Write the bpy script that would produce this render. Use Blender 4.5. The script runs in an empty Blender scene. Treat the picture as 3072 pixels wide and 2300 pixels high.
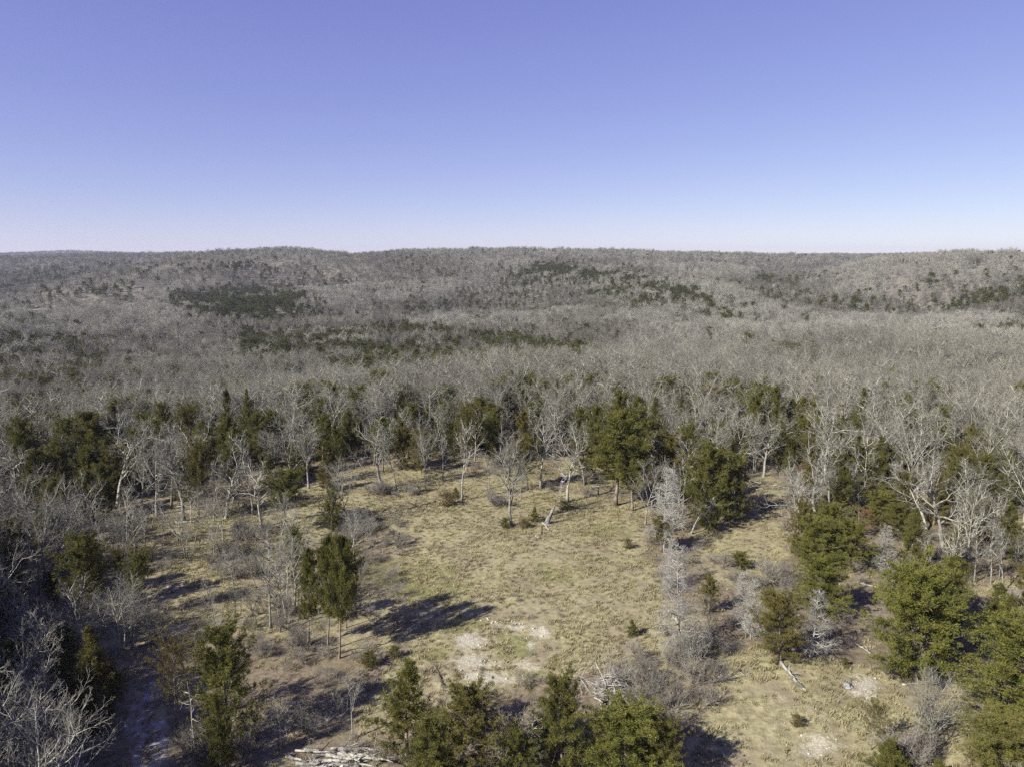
import bpy, math, random
import numpy as np
rng = np.random.default_rng(7)
random.seed(7)
S = bpy.context.scene
COL = S.collection

# ------------------------------------------------------------------ camera, sky, sun, exposure
CAM_H, PITCH, FPX = 38.0, math.radians(10.1), 2134.0      # metres, radians, focal length in photo pixels (3072 wide)
cd = bpy.data.cameras.new('camera'); cam = bpy.data.objects.new('camera', cd); COL.objects.link(cam)
cam.location = (0, 0, CAM_H); cam.rotation_euler = (math.pi/2 - PITCH, 0, 0)
cd.sensor_width = 36; cd.lens = 36*FPX/3072; cd.clip_start = 0.5; cd.clip_end = 20000
S.camera = cam
SUN_EL, SUN_AZ = math.radians(36), math.radians(234)      # azimuth clockwise from +Y
W = bpy.data.worlds.new('World'); S.world = W; W.use_nodes = True
wn = W.node_tree; bg = wn.nodes['Background']
sky = wn.nodes.new('ShaderNodeTexSky'); sky.sky_type = 'NISHITA'; sky.sun_disc = False
sky.sun_elevation = SUN_EL; sky.sun_rotation = SUN_AZ; sky.altitude = 300
sky.air_density = 0.8; sky.dust_density = 0.0; sky.ozone_density = 3.0
sep = wn.nodes.new('ShaderNodeSeparateColor'); com = wn.nodes.new('ShaderNodeCombineColor'); wn.links.new(sky.outputs[0], sep.inputs[0])
for ch, (pw, sc) in enumerate(((.706, 1.83), (.798, 1.375), (.50, 3.08))):        # the camera's violet, softened rendering of the whole sky
    m1 = wn.nodes.new('ShaderNodeMath'); m1.operation = 'POWER'; m1.inputs[1].default_value = pw; m2 = wn.nodes.new('ShaderNodeMath'); m2.operation = 'MULTIPLY'; m2.inputs[1].default_value = sc
    wn.links.new(sep.outputs[ch], m1.inputs[0]); wn.links.new(m1.outputs[0], m2.inputs[0]); wn.links.new(m2.outputs[0], com.inputs[ch])
wn.links.new(com.outputs[0], bg.inputs[0])
bg.inputs[1].default_value = 0.055
ld = bpy.data.lights.new('sun', 'SUN'); ld.energy = 5.0; ld.angle = math.radians(0.5); ld.color = (1.0, 0.95, 0.87)
sun = bpy.data.objects.new('sun', ld); COL.objects.link(sun)
sun.rotation_euler = (math.pi/2 - SUN_EL, 0, -SUN_AZ + math.pi)
sun.location = (-60, -40, 90)
S.view_settings.view_transform = 'Standard'; S.view_settings.look = 'None'
S.view_settings.exposure = 0.92; S.view_settings.gamma = 1.0; S.view_settings.use_curve_mapping = False
S.cycles.max_bounces = 4; S.cycles.diffuse_bounces = 2; S.cycles.glossy_bounces = 1; S.cycles.volume_bounces = 0
S.cycles.use_denoising = False; S.cycles.sample_clamp_indirect = 2.0; S.cycles.sample_clamp_direct = 6.0

# ------------------------------------------------------------------ photo pixel -> direction
TILE = {1: (0, 1150), 2: (1024, 1150), 3: (2048, 1150), 4: (0, 1650), 5: (1024, 1650), 6: (2048, 1650)}
def tp(t, x, y): return (TILE[t][0] + x*0.46293, TILE[t][1] + y*0.46293)
def q(x, y): return (x*3072/2212, y*3072/2212)
def ray(p):
    dx = (p[0]-1536)/FPX; dz = -(p[1]-1150)/FPX
    return np.array([dx, math.cos(PITCH)+dz*math.sin(PITCH), -math.sin(PITCH)+dz*math.cos(PITCH)])
def project(x, y, z):
    X = np.asarray(x, float); Y = np.asarray(y, float); Z = np.asarray(z, float)-CAM_H
    d = Y*math.cos(PITCH) - Z*math.sin(PITCH); u = Y*math.sin(PITCH) + Z*math.cos(PITCH)
    d = np.where(d < 1, 1, d)
    return (1536 + X/d*FPX)*2212/3072, (1150 - u/d*FPX)*2212/3072      # in a 2212 px wide picture

# ------------------------------------------------------------------ terrain height
def vnoise(x, y, seed=0):
    x = np.asarray(x, float); y = np.asarray(y, float)
    xi = np.floor(x).astype(np.int64); yi = np.floor(y).astype(np.int64); fx = x-xi; fy = y-yi
    fx = fx*fx*(3-2*fx); fy = fy*fy*(3-2*fy)
    def h(a, b):
        n = (a*374761393 + b*668265263 + seed*1442695041) & 0xffffffff
        n = ((n ^ (n >> 13))*1274126177) & 0xffffffff
        return ((n ^ (n >> 16)) & 0xffff)/65535.0
    return (h(xi, yi)*(1-fx)+h(xi+1, yi)*fx)*(1-fy) + (h(xi, yi+1)*(1-fx)+h(xi+1, yi+1)*fx)*fy
def sstep(a, b, x):
    t = np.clip((x-a)/(b-a), 0, 1); return t*t*(3-2*t)
RIDGES = []
def ridge(pts, slope, treeh=11.0):
    P = []
    for (px, py, d) in pts:
        r = ray(q(px, py)); k = d/math.hypot(r[0], r[1])
        P.append((r[0]*k, r[1]*k, CAM_H + r[2]*k - treeh))
    RIDGES.append((np.array(P), slope))
ridge([(740,552,1900),(870,539,1750),(1000,536,1650),(1130,533,1600),(1300,538,1600),(1500,544,1700),(1700,550,1900),(1900,552,2200)], .15)
ridge([(1130,545,1550),(1190,568,1250),(1380,590,1050),(1500,612,900),(1590,640,740)], .20)
ridge([(1300,542,1600),(1480,560,1350),(1560,585,1150),(1640,625,900)], .20)
ridge([(280,588,1250),(350,574,1330),(420,558,1400),(500,539,1500),(620,531,1550),(690,538,1550),(735,553,1500),(780,565,1400)], .22)
ridge([(-400,554,2600),(0,552,2600),(200,547,2600),(330,545,2600),(450,545,2500)], .07)
ridge([(60,547,5200),(110,543,5200),(160,541,5200),(220,546,5200)], .05)
ridge([(1650,549,3600),(1800,548,3500),(1990,547,3400),(2080,546,3400),(2300,548,3400)], .06)
ridge([(1850,610,900),(1930,580,1000),(2020,558,1080),(2110,545,1120),(2212,538,1150),(2450,530,1150)], .20)
ridge([(-150,715,560),(100,690,640),(350,655,780),(700,621,980),(960,597,1150),(1200,571,1320)], .22)
ridge([(2300,760,330),(2100,720,420),(1900,690,520),(1760,668,640)], .06)
def height(x, y):
    x = np.asarray(x, float); y = np.asarray(y, float)
    r = np.hypot(x, y); az = np.arctan2(x, np.maximum(y, 1e-3))
    deep = -25 + 12*sstep(.12, .55, az)
    edge = 165 + 22*np.sin(az*5+.6)
    base = deep*sstep(edge, edge+135, r) + np.where(r > 350, -30*sstep(350, 850, r)*(1-.25*sstep(.1,.5,az)), 0)
    hs = [base]
    for P, sl in RIDGES:
        best = np.full(x.shape, -1e9)
        for a, b in zip(P[:-1], P[1:]):
            d = b[:2]-a[:2]; t = np.clip(((x-a[0])*d[0]+(y-a[1])*d[1])/(d@d), 0, 1)
            dist = np.hypot(x-(a[0]+t*d[0]), y-(a[1]+t*d[1])); zc = a[2]+t*(b[2]-a[2])
            best = np.maximum(best, zc - sl*(np.sqrt(dist*dist+40**2)-40))
        hs.append(best)
    H = np.stack(hs); k = 3.0; m = H.max(0)
    z = m + k*np.log(np.exp((H-m)/k).sum(0)) - k*np.log(np.exp((hs[0]-m)/k)*0+1)
    far = sstep(200, 500, r)
    z = z + far*((vnoise(x/170, y/170, 3)-.5)*16 + (vnoise(x/60, y/60, 4)-.5)*6)*(1-.75*sstep(1300, 1600, r))
    z = z + (vnoise(x/22, y/22, 5)-.5)*.7 + (vnoise(x/5, y/5, 6)-.5)*.22
    return z
def gh(x, y): return float(height(np.array([x]), np.array([y]))[0])
def ground_at(p):
    d = ray(p); t = (0-CAM_H)/d[2] if d[2] < 0 else 400
    for _ in range(12):
        x, y = d[0]*t, d[1]*t; t = (gh(x, y)-CAM_H)/d[2]
    return np.array([d[0]*t, d[1]*t, gh(d[0]*t, d[1]*t)])
def in_poly(px, py, poly):
    px = np.asarray(px); py = np.asarray(py); c = np.zeros(px.shape, bool)
    n = len(poly)
    for i in range(n):
        x1, y1 = poly[i]; x2, y2 = poly[(i+1) % n]
        if y1 == y2: continue
        c ^= ((y1 > py) != (y2 > py)) & (px < (x2-x1)*(py-y1)/(y2-y1)+x1)
    return c
OPEN = [
 [(770,1075),(800,1015),(1000,1000),(1100,1050),(1240,1075),(1400,1075),(1380,1150),(1420,1230),(1440,1330),(1430,1420),(1280,1450),(1050,1500),(900,1560),(800,1600),(760,1560),(800,1480),(880,1400),(880,1300),(850,1190),(790,1120)],
 [(250,1130),(420,1090),(560,1080),(700,1040),(740,1010),(900,1010),(800,1110),(640,1180),(600,1260),(560,1330),(470,1350),(300,1350),(340,1240),(380,1180),(300,1170)],
 [(1450,1700),(1540,1480),(1480,1400),(1640,1400),(1760,1420),(1880,1440),(1960,1480),(2090,1430),(2080,1520),(2110,1700)],
 [(1500,1160),(1560,1100),(1600,1040),(1700,1040),(1690,1100),(1700,1170),(1690,1230),(1640,1260),(1560,1230)],
 [(2080,1290),(2212,1230),(2260,1330),(2110,1400),(2050,1350)],
 [(1090,1000),(1350,1010),(1400,1060),(1100,1060)],
 [(290,1480),(330,1470),(350,1560),(340,1660),(270,1660),(285,1560)],
 [(560,1640),(820,1640),(860,1700),(560,1700)]]
def is_open(px, py):
    c = np.zeros(np.shape(px), bool)
    for P in OPEN: c |= in_poly(px, py, P)
    return c

# ------------------------------------------------------------------ helpers: meshes and materials
def mesh(name, V, faces, smooth=False, mats=(), fmat=None):
    V = np.asarray(V, np.float32); me = bpy.data.meshes.new(name)
    me.vertices.add(len(V)); me.vertices.foreach_set('co', V.ravel())
    faces = [np.asarray(f, np.int32) for f in faces if len(f)]
    loops = np.concatenate([f.ravel() for f in faces]); tot = np.concatenate([np.full(len(f), f.shape[1], np.int32) for f in faces])
    start = np.concatenate([[0], np.cumsum(tot)[:-1]]).astype(np.int32)
    me.loops.add(len(loops)); me.loops.foreach_set('vertex_index', loops.astype(np.int32))
    me.polygons.add(len(tot)); me.polygons.foreach_set('loop_start', start)
    if smooth: me.polygons.foreach_set('use_smooth', np.ones(len(tot), bool))
    for m in mats: me.materials.append(m)
    if fmat is not None: me.polygons.foreach_set('material_index', np.asarray(fmat, np.int32))
    me.update(calc_edges=True)
    return me
def fattr(me, name, arr):
    a = me.attributes.new(name, 'FLOAT', 'POINT'); a.data.foreach_set('value', np.asarray(arr, np.float32))
class Tubes:
    """collects tapered polylines, builds them as tubes in one go"""
    def __init__(s): s.g = {}
    def add(s, P, R, sides): s.g.setdefault((len(P), sides), []).append((P, R))
    def arrays(s):
        VV, FF, off = [], [], 0
        for (n, k), L in s.g.items():
            P = np.array([a for a, _ in L], float); R = np.array([b for _, b in L], float); m = len(L)
            T = np.gradient(P, axis=1); T /= np.linalg.norm(T, axis=2, keepdims=True)+1e-9
            ref = np.where(np.abs(T[:, :1, 2:]) > .9, np.array([[[1., 0, 0]]]), np.array([[[0, 0, 1.]]]))
            U = np.cross(T, np.broadcast_to(ref, T.shape)); U /= np.linalg.norm(U, axis=2, keepdims=True)+1e-9
            Vv = np.cross(T, U); a = np.arange(k)*2*math.pi/k
            ring = P[:, :, None] + R[:, :, None, None]*(np.cos(a)[None, None, :, None]*U[:, :, None]+np.sin(a)[None, None, :, None]*Vv[:, :, None])
            VV.append(ring.reshape(-1, 3))
            idx = off + np.arange(m*n*k).reshape(m, n, k); nx = np.roll(idx, -1, axis=2)
            f = np.stack([idx[:, :-1], nx[:, :-1], nx[:, 1:], idx[:, 1:]], -1).reshape(-1, 4)
            FF.append(f); off += m*n*k
            for r in (0, n-1):                                   # end caps
                if k >= 5: FF.append(idx[:, r, :] if r else idx[:, r, ::-1])
        return np.concatenate(VV), FF
    def build(s, name, mats, smooth=True):
        V, F = s.arrays(); byk = {}
        for f in F: byk.setdefault(f.shape[1], []).append(f)
        return mesh(name, V, [np.concatenate(v) for v in byk.values()], smooth, mats)

class NT:
    def __init__(s, name):
        s.m = bpy.data.materials.new(name); s.m.use_nodes = True; s.t = s.m.node_tree; s.b = s.t.nodes['Principled BSDF']
        s.b.inputs['Roughness'].default_value = .9; s.b.inputs['Specular IOR Level'].default_value = .15
    def n(s, kind, **kw):
        o = s.t.nodes.new('ShaderNode'+kind)
        for k, v in kw.items(): setattr(o, k, v)
        return o
    def l(s, a, b): s.t.links.new(a, b)
    def val(s, sock, v):
        if hasattr(v, 'links') or hasattr(v, 'is_linked'): s.l(v, sock)
        else: sock.default_value = v
    def noise(s, scale, detail=4, rough=.6, coord='Object', vec=None):
        o = s.n('TexNoise'); o.inputs['Scale'].default_value = scale; o.inputs['Detail'].default_value = detail; o.inputs['Roughness'].default_value = rough
        if vec is None: vec = s.n('TexCoord').outputs[coord]
        s.l(vec, o.inputs['Vector']); return o.outputs['Fac']
    def ramp(s, fac, lo, hi):
        o = s.n('MapRange'); o.inputs[1].default_value = lo; o.inputs[2].default_value = hi; o.interpolation_type = 'SMOOTHSTEP'
        s.l(fac, o.inputs[0]); return o.outputs[0]
    def math(s, op, a, b=0.0):
        o = s.n('Math', operation=op); s.val(o.inputs[0], a); s.val(o.inputs[1], b); return o.outputs[0]
    def mix(s, f, a, b, mode='MIX'):
        o = s.n('Mix', data_type='RGBA', blend_type=mode); s.val(o.inputs[0], f)
        for i, v in ((6, a), (7, b)):
            if isinstance(v, tuple): o.inputs[i].default_value = (*v, 1)
            else: s.l(v, o.inputs[i])
        return o.outputs[2]
    def col(s, c): s.l(c, s.b.inputs['Base Color'])
    def bump(s, h, strength, dist):
        o = s.n('Bump'); o.inputs['Strength'].default_value = strength; o.inputs['Distance'].default_value = dist
        s.l(h, o.inputs['Height']); s.l(o.outputs[0], s.b.inputs['Normal'])
    def rand(s): return s.n('ObjectInfo').outputs['Random']

def bark_mat(name, dark, light, rlo=.0, bump=True):
    t = NT(name); a = t.noise(1.3, 5, .7); b = t.noise(9, 3, .6)
    c = t.mix(t.ramp(t.math('ADD', a, t.math('MULTIPLY', t.math('SUBTRACT', b, .5), .5)), .35, .65), dark, light)
    r = t.math('ADD', t.math('MULTIPLY', t.rand(), .5), .72)
    o = t.n('Mix', data_type='RGBA', blend_type='MULTIPLY'); o.inputs[0].default_value = 1; t.l(c, o.inputs[6])
    cc = t.n('CombineColor'); t.l(r, cc.inputs[0]); t.l(r, cc.inputs[1]); t.l(t.math('ADD', t.math('MULTIPLY', r, .9), .08), cc.inputs[2]); t.l(cc.outputs[0], o.inputs[7])
    loc = t.n('ObjectInfo').outputs['Location']; zn = t.noise(.011, 3, .6, vec=loc); z2 = t.noise(.05, 2, .5, vec=loc)      # stands of different species
    t.col(t.mix(t.ramp(z2, .3, .7), t.mix(t.math('MULTIPLY', t.ramp(zn, .40, .60), .75), o.outputs[2], (.135,.122,.095)), o.outputs[2]) if name == 'twig' else o.outputs[2])
    if bump: t.bump(b, .5, .03)
    return t.m
M = {}
M['bark'] = bark_mat('bark', (.15,.142,.115), (.39,.382,.325))
M['twig'] = bark_mat('twig', (.165,.155,.122), (.285,.275,.222), bump=False)
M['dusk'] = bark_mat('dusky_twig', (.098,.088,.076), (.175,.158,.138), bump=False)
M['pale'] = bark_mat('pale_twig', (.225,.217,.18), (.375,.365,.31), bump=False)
M['dead'] = bark_mat('dead_wood', (.18,.172,.15), (.40,.39,.345))
M['deadtwig'] = bark_mat('dead_twig', (.23,.222,.19), (.39,.38,.335), bump=False)
M['cedarbark'] = bark_mat('cedar_bark', (.13,.10,.08), (.30,.26,.22))
M['brush'] = bark_mat('brush_stem', (.155,.14,.115), (.28,.258,.215), bump=False)
M['darkwood'] = bark_mat('dark_wood', (.05,.043,.04), (.13,.115,.10))
M['logwood'] = bark_mat('weathered_log', (.19,.172,.145), (.45,.425,.37))
def leaf_mat(name, a, b, c):
    t = NT(name); r = t.rand(); n = t.noise(.9, 3, .6); n2 = t.noise(5, 2, .5)
    k = t.mix(t.ramp(n, .35, .68), a, b); k = t.mix(t.math('MULTIPLY', t.ramp(r, .55, 1.0), .55), k, c)
    k = t.mix(t.ramp(n2, .45, .75), k, t.mix(.35, k, c))
    if name == 'dry_grass_blade':
        loc = t.n('ObjectInfo').outputs['Location']; k = t.mix(t.math('MULTIPLY', t.ramp(t.noise(.22, 4, .6, vec=loc), .45, .65), .6), k, (.225,.18,.115)); k = t.mix(t.math('MULTIPLY', t.ramp(t.noise(.13, 3, .6, vec=loc), .5, .66), .5), k, (.22,.205,.085))
    t.col(k); t.b.inputs['Roughness'].default_value = .75
    tr = t.n('BsdfTranslucent'); t.l(k, tr.inputs[0]); mx = t.n('MixShader'); mx.inputs[0].default_value = .22
    t.l(t.b.outputs[0], mx.inputs[1]); t.l(tr.outputs[0], mx.inputs[2]); t.l(mx.outputs[0], t.t.nodes['Material Output'].inputs[0])
    return t.m
M['cedar'] = leaf_mat('cedar_foliage', (.080,.085,.020), (.146,.142,.034), (.145,.114,.038))
M['cedarbright'] = leaf_mat('bright_cedar_foliage', (.102,.112,.023), (.172,.170,.038), (.15,.134,.042))
M['cedarbrown'] = leaf_mat('bronze_cedar_foliage', (.095,.078,.026), (.14,.112,.038), (.085,.09,.024))
M['cedarfar'] = leaf_mat('dark_cedar_foliage', (.058,.068,.021), (.108,.112,.032), (.11,.09,.034))
M['deadleaf'] = leaf_mat('dead_leaf', (.16,.09,.045), (.26,.16,.085), (.2,.13,.08))
M['grass'] = leaf_mat('dry_grass_blade', (.30,.27,.145), (.41,.372,.21), (.25,.21,.13))

# ------------------------------------------------------------------ the ground sheet
def T_ell(t, x, y, rx, ry, w=1.0):
    a = tp(t, x, y); k = 2212/3072
    return (a[0]*k, a[1]*k, rx*.46293*k, ry*.46293*k, w)
GRAVEL = [T_ell(5,830,590,140,80), T_ell(5,1140,490,150,35,.9), T_ell(5,1290,520,95,60), T_ell(5,1235,610,50,40), T_ell(5,880,720,190,80,.9), T_ell(5,950,830,240,70),
          T_ell(5,1220,740,210,45,.8), T_ell(5,1020,660,420,230,.5), T_ell(6,1170,880,130,100,1.0), T_ell(6,860,1270,190,110,.85), T_ell(6,650,960,210,80,.5), T_ell(6,1330,720,90,60,.5), T_ell(2,60,600,70,22,.8),
          T_ell(6,1850,1090,80,40,.6), T_ell(6,700,1080,380,280,.42), T_ell(6,1450,1250,320,170,.38), T_ell(6,1350,760,200,120,.4), T_ell(1,1100,1360,120,40,.45), T_ell(4,1960,1000,150,120,.35), T_ell(5,650,880,120,60,.5)]
GREEN = [T_ell(5,1130,620,140,90,1), T_ell(5,600,260,300,90,.75), T_ell(5,780,490,180,60,.9), T_ell(5,1400,140,350,80,.55), T_ell(2,1700,960,260,80,.6), T_ell(2,450,1250,450,160,.6),
         T_ell(5,600,680,110,60,.9), T_ell(5,1200,800,160,40,.7), T_ell(1,1100,1330,200,60,.4), T_ell(4,1900,1090,160,60,.9), T_ell(6,1150,960,140,80,.5), T_ell(2,300,790,200,40,.4)]
def ell(px, py, L):
    m = np.zeros(np.shape(px))
    for (cx, cy, rx, ry, w) in L: m = np.maximum(m, w*np.exp(-.9*(((px-cx)/rx)**2+((py-cy)/ry)**2)**1.3))
    return m
def make_ground():
    fr = np.radians(np.arange(-47, 47.01, .26)); rest = np.radians(np.arange(47+7, 360-47-3, 7.0))
    A = np.concatenate([fr, rest]); R = [3., 12., 22., 30., 36., 41., 44.]
    while R[-1] < 6400: R.append(R[-1] + max(.34, R[-1]*.0092))
    R = np.array(R); na, nr = len(A), len(R)
    rr, aa = np.meshgrid(R, A, indexing='ij'); x = (rr*np.sin(aa)).ravel(); y = (rr*np.cos(aa)).ravel(); z = height(x, y)
    front = y > 1
    px, py = project(x, y, z)
    px = np.where(front, px, -9999); r = np.hypot(x, y); op = np.zeros(len(x)); near = (r < 190) & front
    idx = np.where(near)[0]; jx = (vnoise(x[idx]/2.5, y[idx]/2.5, 11)-.5)*40; jy = (vnoise(x[idx]/2.5, y[idx]/2.5, 12)-.5)*26
    for dx, dy in ((0, 0), (16, 6), (-16, 6), (8, -9), (-8, -9)):
        op[idx] += is_open(px[idx]+jx+dx, py[idx]+jy+dy)*.2
    op = np.maximum(op, sstep(.62, .8, vnoise(x/14, y/14, 21))*.6*(r < 220))
    z = z + near*op*((vnoise(x/.9, y/.9, 31)-.5)*.16 + (vnoise(x/2.1, y/2.1, 32)-.5)*.12)
    V = np.concatenate([[[0, 0, z[:na].mean()]], np.stack([x, y, z], 1)])
    i = 1+np.arange(nr*na).reshape(nr, na); j = np.roll(i, -1, axis=1)
    F = np.stack([i[:-1], i[1:], j[1:], j[:-1]], -1).reshape(-1, 4); C = np.stack([np.zeros(na, int), i[0], j[0]], -1)
    me = mesh('ground', V, [F, C], True, [M['ground']])
    pre = lambda a: np.concatenate([[0], a])
    gx = px+(vnoise(x/1.2, y/1.2, 41)-.5)*24; gy = py+(vnoise(x/1.2, y/1.2, 42)-.5)*16
    fattr(me, 'open', pre(op)); fattr(me, 'gravel', pre(np.where(near, ell(gx, gy, GRAVEL), 0)))
    fattr(me, 'green', pre(np.where(near, ell(gx, gy, GREEN), 0)))
    fattr(me, 'distant', pre(sstep(190, 330, r)))
    far_open = np.exp(-(((px-1640)/42)**2+((py-772)/9)**2))*(r > 200)*front; fattr(me, 'tan', pre(far_open))
    o = bpy.data.objects.new('ground', me); COL.objects.link(o); o['kind'] = 'structure'
    return o
def ground_mat():
    t = NT('ground_cover'); at = lambda n: t.n('Attribute', attribute_name=n).outputs['Fac']
    pos = t.n('NewGeometry').outputs['Position']; N = lambda s, d=4, r=.65: t.noise(s, d, r, vec=pos)
    fine = N(9, 3, .7); mid = N(1.6, 5, .7); big = N(.22, 4, .6); n3 = N(.6, 4, .7)
    grass = t.mix(t.ramp(mid, .32, .68), (.185,.163,.085), (.335,.303,.172)); grass = t.mix(t.math('MULTIPLY', t.ramp(big, .45, .65), .55), grass, (.225,.185,.13))
    grass = t.mix(t.math('MULTIPLY', t.ramp(fine, .5, .75), .5), grass, (.12,.095,.05))
    litter = t.mix(t.ramp(mid, .35, .65), (.115,.092,.06), (.225,.185,.125)); litter = t.mix(t.math('MULTIPLY', t.ramp(fine, .5, .72), .6), litter, (.075,.058,.04))
    litter = t.mix(t.math('MULTIPLY', t.ramp(big, .48, .7), .5), litter, (.19,.165,.085))
    c = t.mix(t.ramp(t.math('ADD', at('open'), t.math('MULTIPLY', t.math('SUBTRACT', n3, .5), .8)), .3, .7), litter, grass)
    green = t.mix(t.ramp(mid, .3, .7), (.115,.125,.042), (.20,.185,.07))
    c = t.mix(t.math('MULTIPLY', t.ramp(t.math('ADD', at('green'), t.math('MULTIPLY', t.math('SUBTRACT', n3, .5), 1.1)), .3, .62), .8), c, green)
    grav = t.mix(t.ramp(fine, .35, .62), (.25,.228,.16), (.50,.472,.37)); gm = t.ramp(t.math('ADD', t.math('ADD', at('gravel'), t.math('MULTIPLY', t.math('SUBTRACT', mid, .5), 1.3)), t.math('MULTIPLY', t.math('SUBTRACT', fine, .5), .7)), .50, 1.0)
    c = t.mix(t.math('MULTIPLY', gm, .9), c, grav)
    c = t.mix(t.math('MULTIPLY', at('distant'), .8), c, t.mix(t.ramp(big, .35, .65), (.135,.122,.098), (.185,.172,.14)))
    c = t.mix(at('tan'), c, (.40,.32,.20))
    t.col(c); t.bump(t.math('ADD', t.math('MULTIPLY', fine, .5), mid), .8, .12)
    return t.m
M['ground'] = ground_mat()
make_ground()

# ------------------------------------------------------------------ bare trees
def unit(v): return v/(np.linalg.norm(v)+1e-9)
def rot_about(v, ax, a):
    return v*math.cos(a)+np.cross(ax, v)*math.sin(a)+ax*(ax@v)*(1-math.cos(a))
def side_dir(d, ang, phi):
    ref = np.array([1., 0, 0]) if abs(d[2]) > .8 else np.array([0, 0, 1.])
    u = unit(np.cross(d, ref)); return unit(rot_about(rot_about(d, u, ang), d, phi))
class Bare:
    """style: dict(first, limbs, ang, wander, up, lens, kids, tw) ; height 12 m nominal"""
    def __init__(s, seed, st, H=12.0, lod=0):
        s.r = random.Random(seed); s.trunk = Tubes(); s.crown = Tubes(); s.st = st; s.lod = lod; s.H = H
        s.trunk_path(H)
    def path(s, p, d, L, n, wander, up):
        P = [p]
        for i in range(n):
            d = unit(d + np.array([s.r.gauss(0, wander), s.r.gauss(0, wander), s.r.gauss(0, wander)+up])); p = p + d*L/n; P.append(p)
        return P, d
    def trunk_path(s, H):
        st = s.st; r0 = st.get('r0', .16); n = 9
        P, d = s.path(np.array([0., 0, -.25]), np.array([0, 0, 1.]), H*st.get('lead', .8), n, st.get('tw', .07), .10)
        R = [max(.02, r0*(1-.86*(i/n)**.9)) for i in range(n+1)]; R[0] = r0*1.4; R[1] *= 1.04
        s.trunk.add(P, R, 7 if s.lod == 0 else 4)
        nl = st['limbs']; phi = s.r.random()*6.28
        for i in range(nl):
            f = st['first'] + (1-st['first'])*((i+s.r.random()*.8)/nl); f = min(f, .97)
            k = f*n; a = int(k); t = k-a; p = P[a]*(1-t)+P[min(a+1, n)]*t; rr = (R[a]*(1-t)+R[min(a+1, n)]*t)
            phi += 2.4+s.r.gauss(0, .5)
            L = H*st['lens']*(1.12-st.get('taper', .55)*(f-st['first'])/(1-st['first']))*s.r.uniform(.7, 1.2)
            s.limb(p, side_dir(unit(P[min(a+1, n)]-P[a]), math.radians(st['ang'])*s.r.uniform(.7, 1.25), phi), L, rr*s.r.uniform(.5, .75), 1)
    def limb(s, p, d, L, r, lev):
        st = s.st; n = {1: 6, 2: 4, 3: 3, 4: 2}[lev]; r = max(r, (st.get('limb', 1) if lev < 3 else 1)*{1: .075, 2: .034, 3: .013, 4: .008}[lev]*st.get('thick', 1)*(1, 1.15, 1.7)[s.lod])
        P, dd = s.path(p, d, L, n, st['wander']*(1, 1, 1, .8)[lev-1], st['up'])
        R = [max(r*(1-.8*i/n), 0.007*(1, 1.15, 1.6)[s.lod]) for i in range(n+1)]
        sd = {1: 5, 2: 4, 3: 3, 4: 3}[lev] if s.lod == 0 else 3
        (s.trunk if lev <= (2 if s.st.get('maxlev', 4) == 4 else 1) else s.crown).add(P, R, sd)
        maxlev = st.get('maxlev', 4) if s.lod < 2 else 3
        if lev >= maxlev: return
        kids = st['kids'][lev-1]
        if s.lod == 2: kids = kids+1
        phi = s.r.random()*6.28
        for i in range(kids):
            f = .22+.76*(i+s.r.random())/kids; k = f*n; a = min(int(k), n-1); t = k-a
            pp = P[a]*(1-t)+P[a+1]*t; phi += 2.4+s.r.gauss(0, .6)
            s.limb(pp, side_dir(unit(P[a+1]-P[a]), math.radians(s.r.uniform(28, 62)), phi), L*s.r.uniform(.3, .58)*(1.1-.5*f), (R[a]*(1-t)+R[a+1]*t)*.6, lev+1)
STY = {
 'slim':   dict(first=.42, limbs=11, ang=42, wander=.13, up=.06, lens=.33, kids=(7, 6, 4), tw=.05, lead=.93, r0=.16),
 'fan':    dict(first=.30, limbs=9, ang=36, wander=.11, up=.08, lens=.55, kids=(8, 6, 4), tw=.06, lead=.75, r0=.20, taper=.5),
 'gnarly': dict(first=.38, limbs=9, ang=56, wander=.27, up=.07, lens=.52, kids=(8, 6, 4), tw=.11, lead=.78, r0=.27, taper=.45),
 'dead':   dict(first=.12, limbs=64, ang=72, wander=.17, up=.02, lens=.30, kids=(10, 8, 0), tw=.05, lead=.97, r0=.16, taper=.9, maxlev=3, thick=.6),
 'snag':   dict(first=.35, limbs=7, ang=60, wander=.30, up=.0, lens=.22, kids=(3, 2, 0), tw=.07, lead=.98, r0=.17, maxlev=3),
 'bush':   dict(first=.03, limbs=20, ang=44, wander=.24, up=.09, lens=.8, kids=(8, 5, 0), tw=.2, lead=.75, r0=.035, taper=.45, maxlev=3, thick=.5),
}
def extent(me):
    v = np.empty(len(me.vertices)*3, np.float32); me.vertices.foreach_get('co', v); v = v.reshape(-1, 3)
    return float(np.percentile(v[:, 2], 99.7)), float(np.percentile(np.hypot(v[:, 0], v[:, 1]), 97)*2)
PROTO = {}
STY['hslim'] = dict(STY['slim'], r0=.22, limb=1.25, first=.36, kids=(7, 5, 4))
STY['hfan'] = dict(STY['fan'], r0=.27, limb=1.35, limbs=11, kids=(8, 6, 5))
STY['hgnarly'] = dict(STY['gnarly'], r0=.40, limb=1.5, limbs=11, kids=(7, 6, 5))
def proto_bare(key, style, seed, barkm, twigm):
    b = Bare(seed, STY[style], 2.4 if style == 'bush' else 12.0); tm = b.trunk.build('trunk', [barkm]); cm = b.crown.build('crown', [twigm])
    h1, w1 = extent(tm); h2, w2 = extent(cm); PROTO[key] = dict(parts=[('trunk', tm), ('crown', cm)], h=max(h1, h2), w=max(w1, w2))
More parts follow.
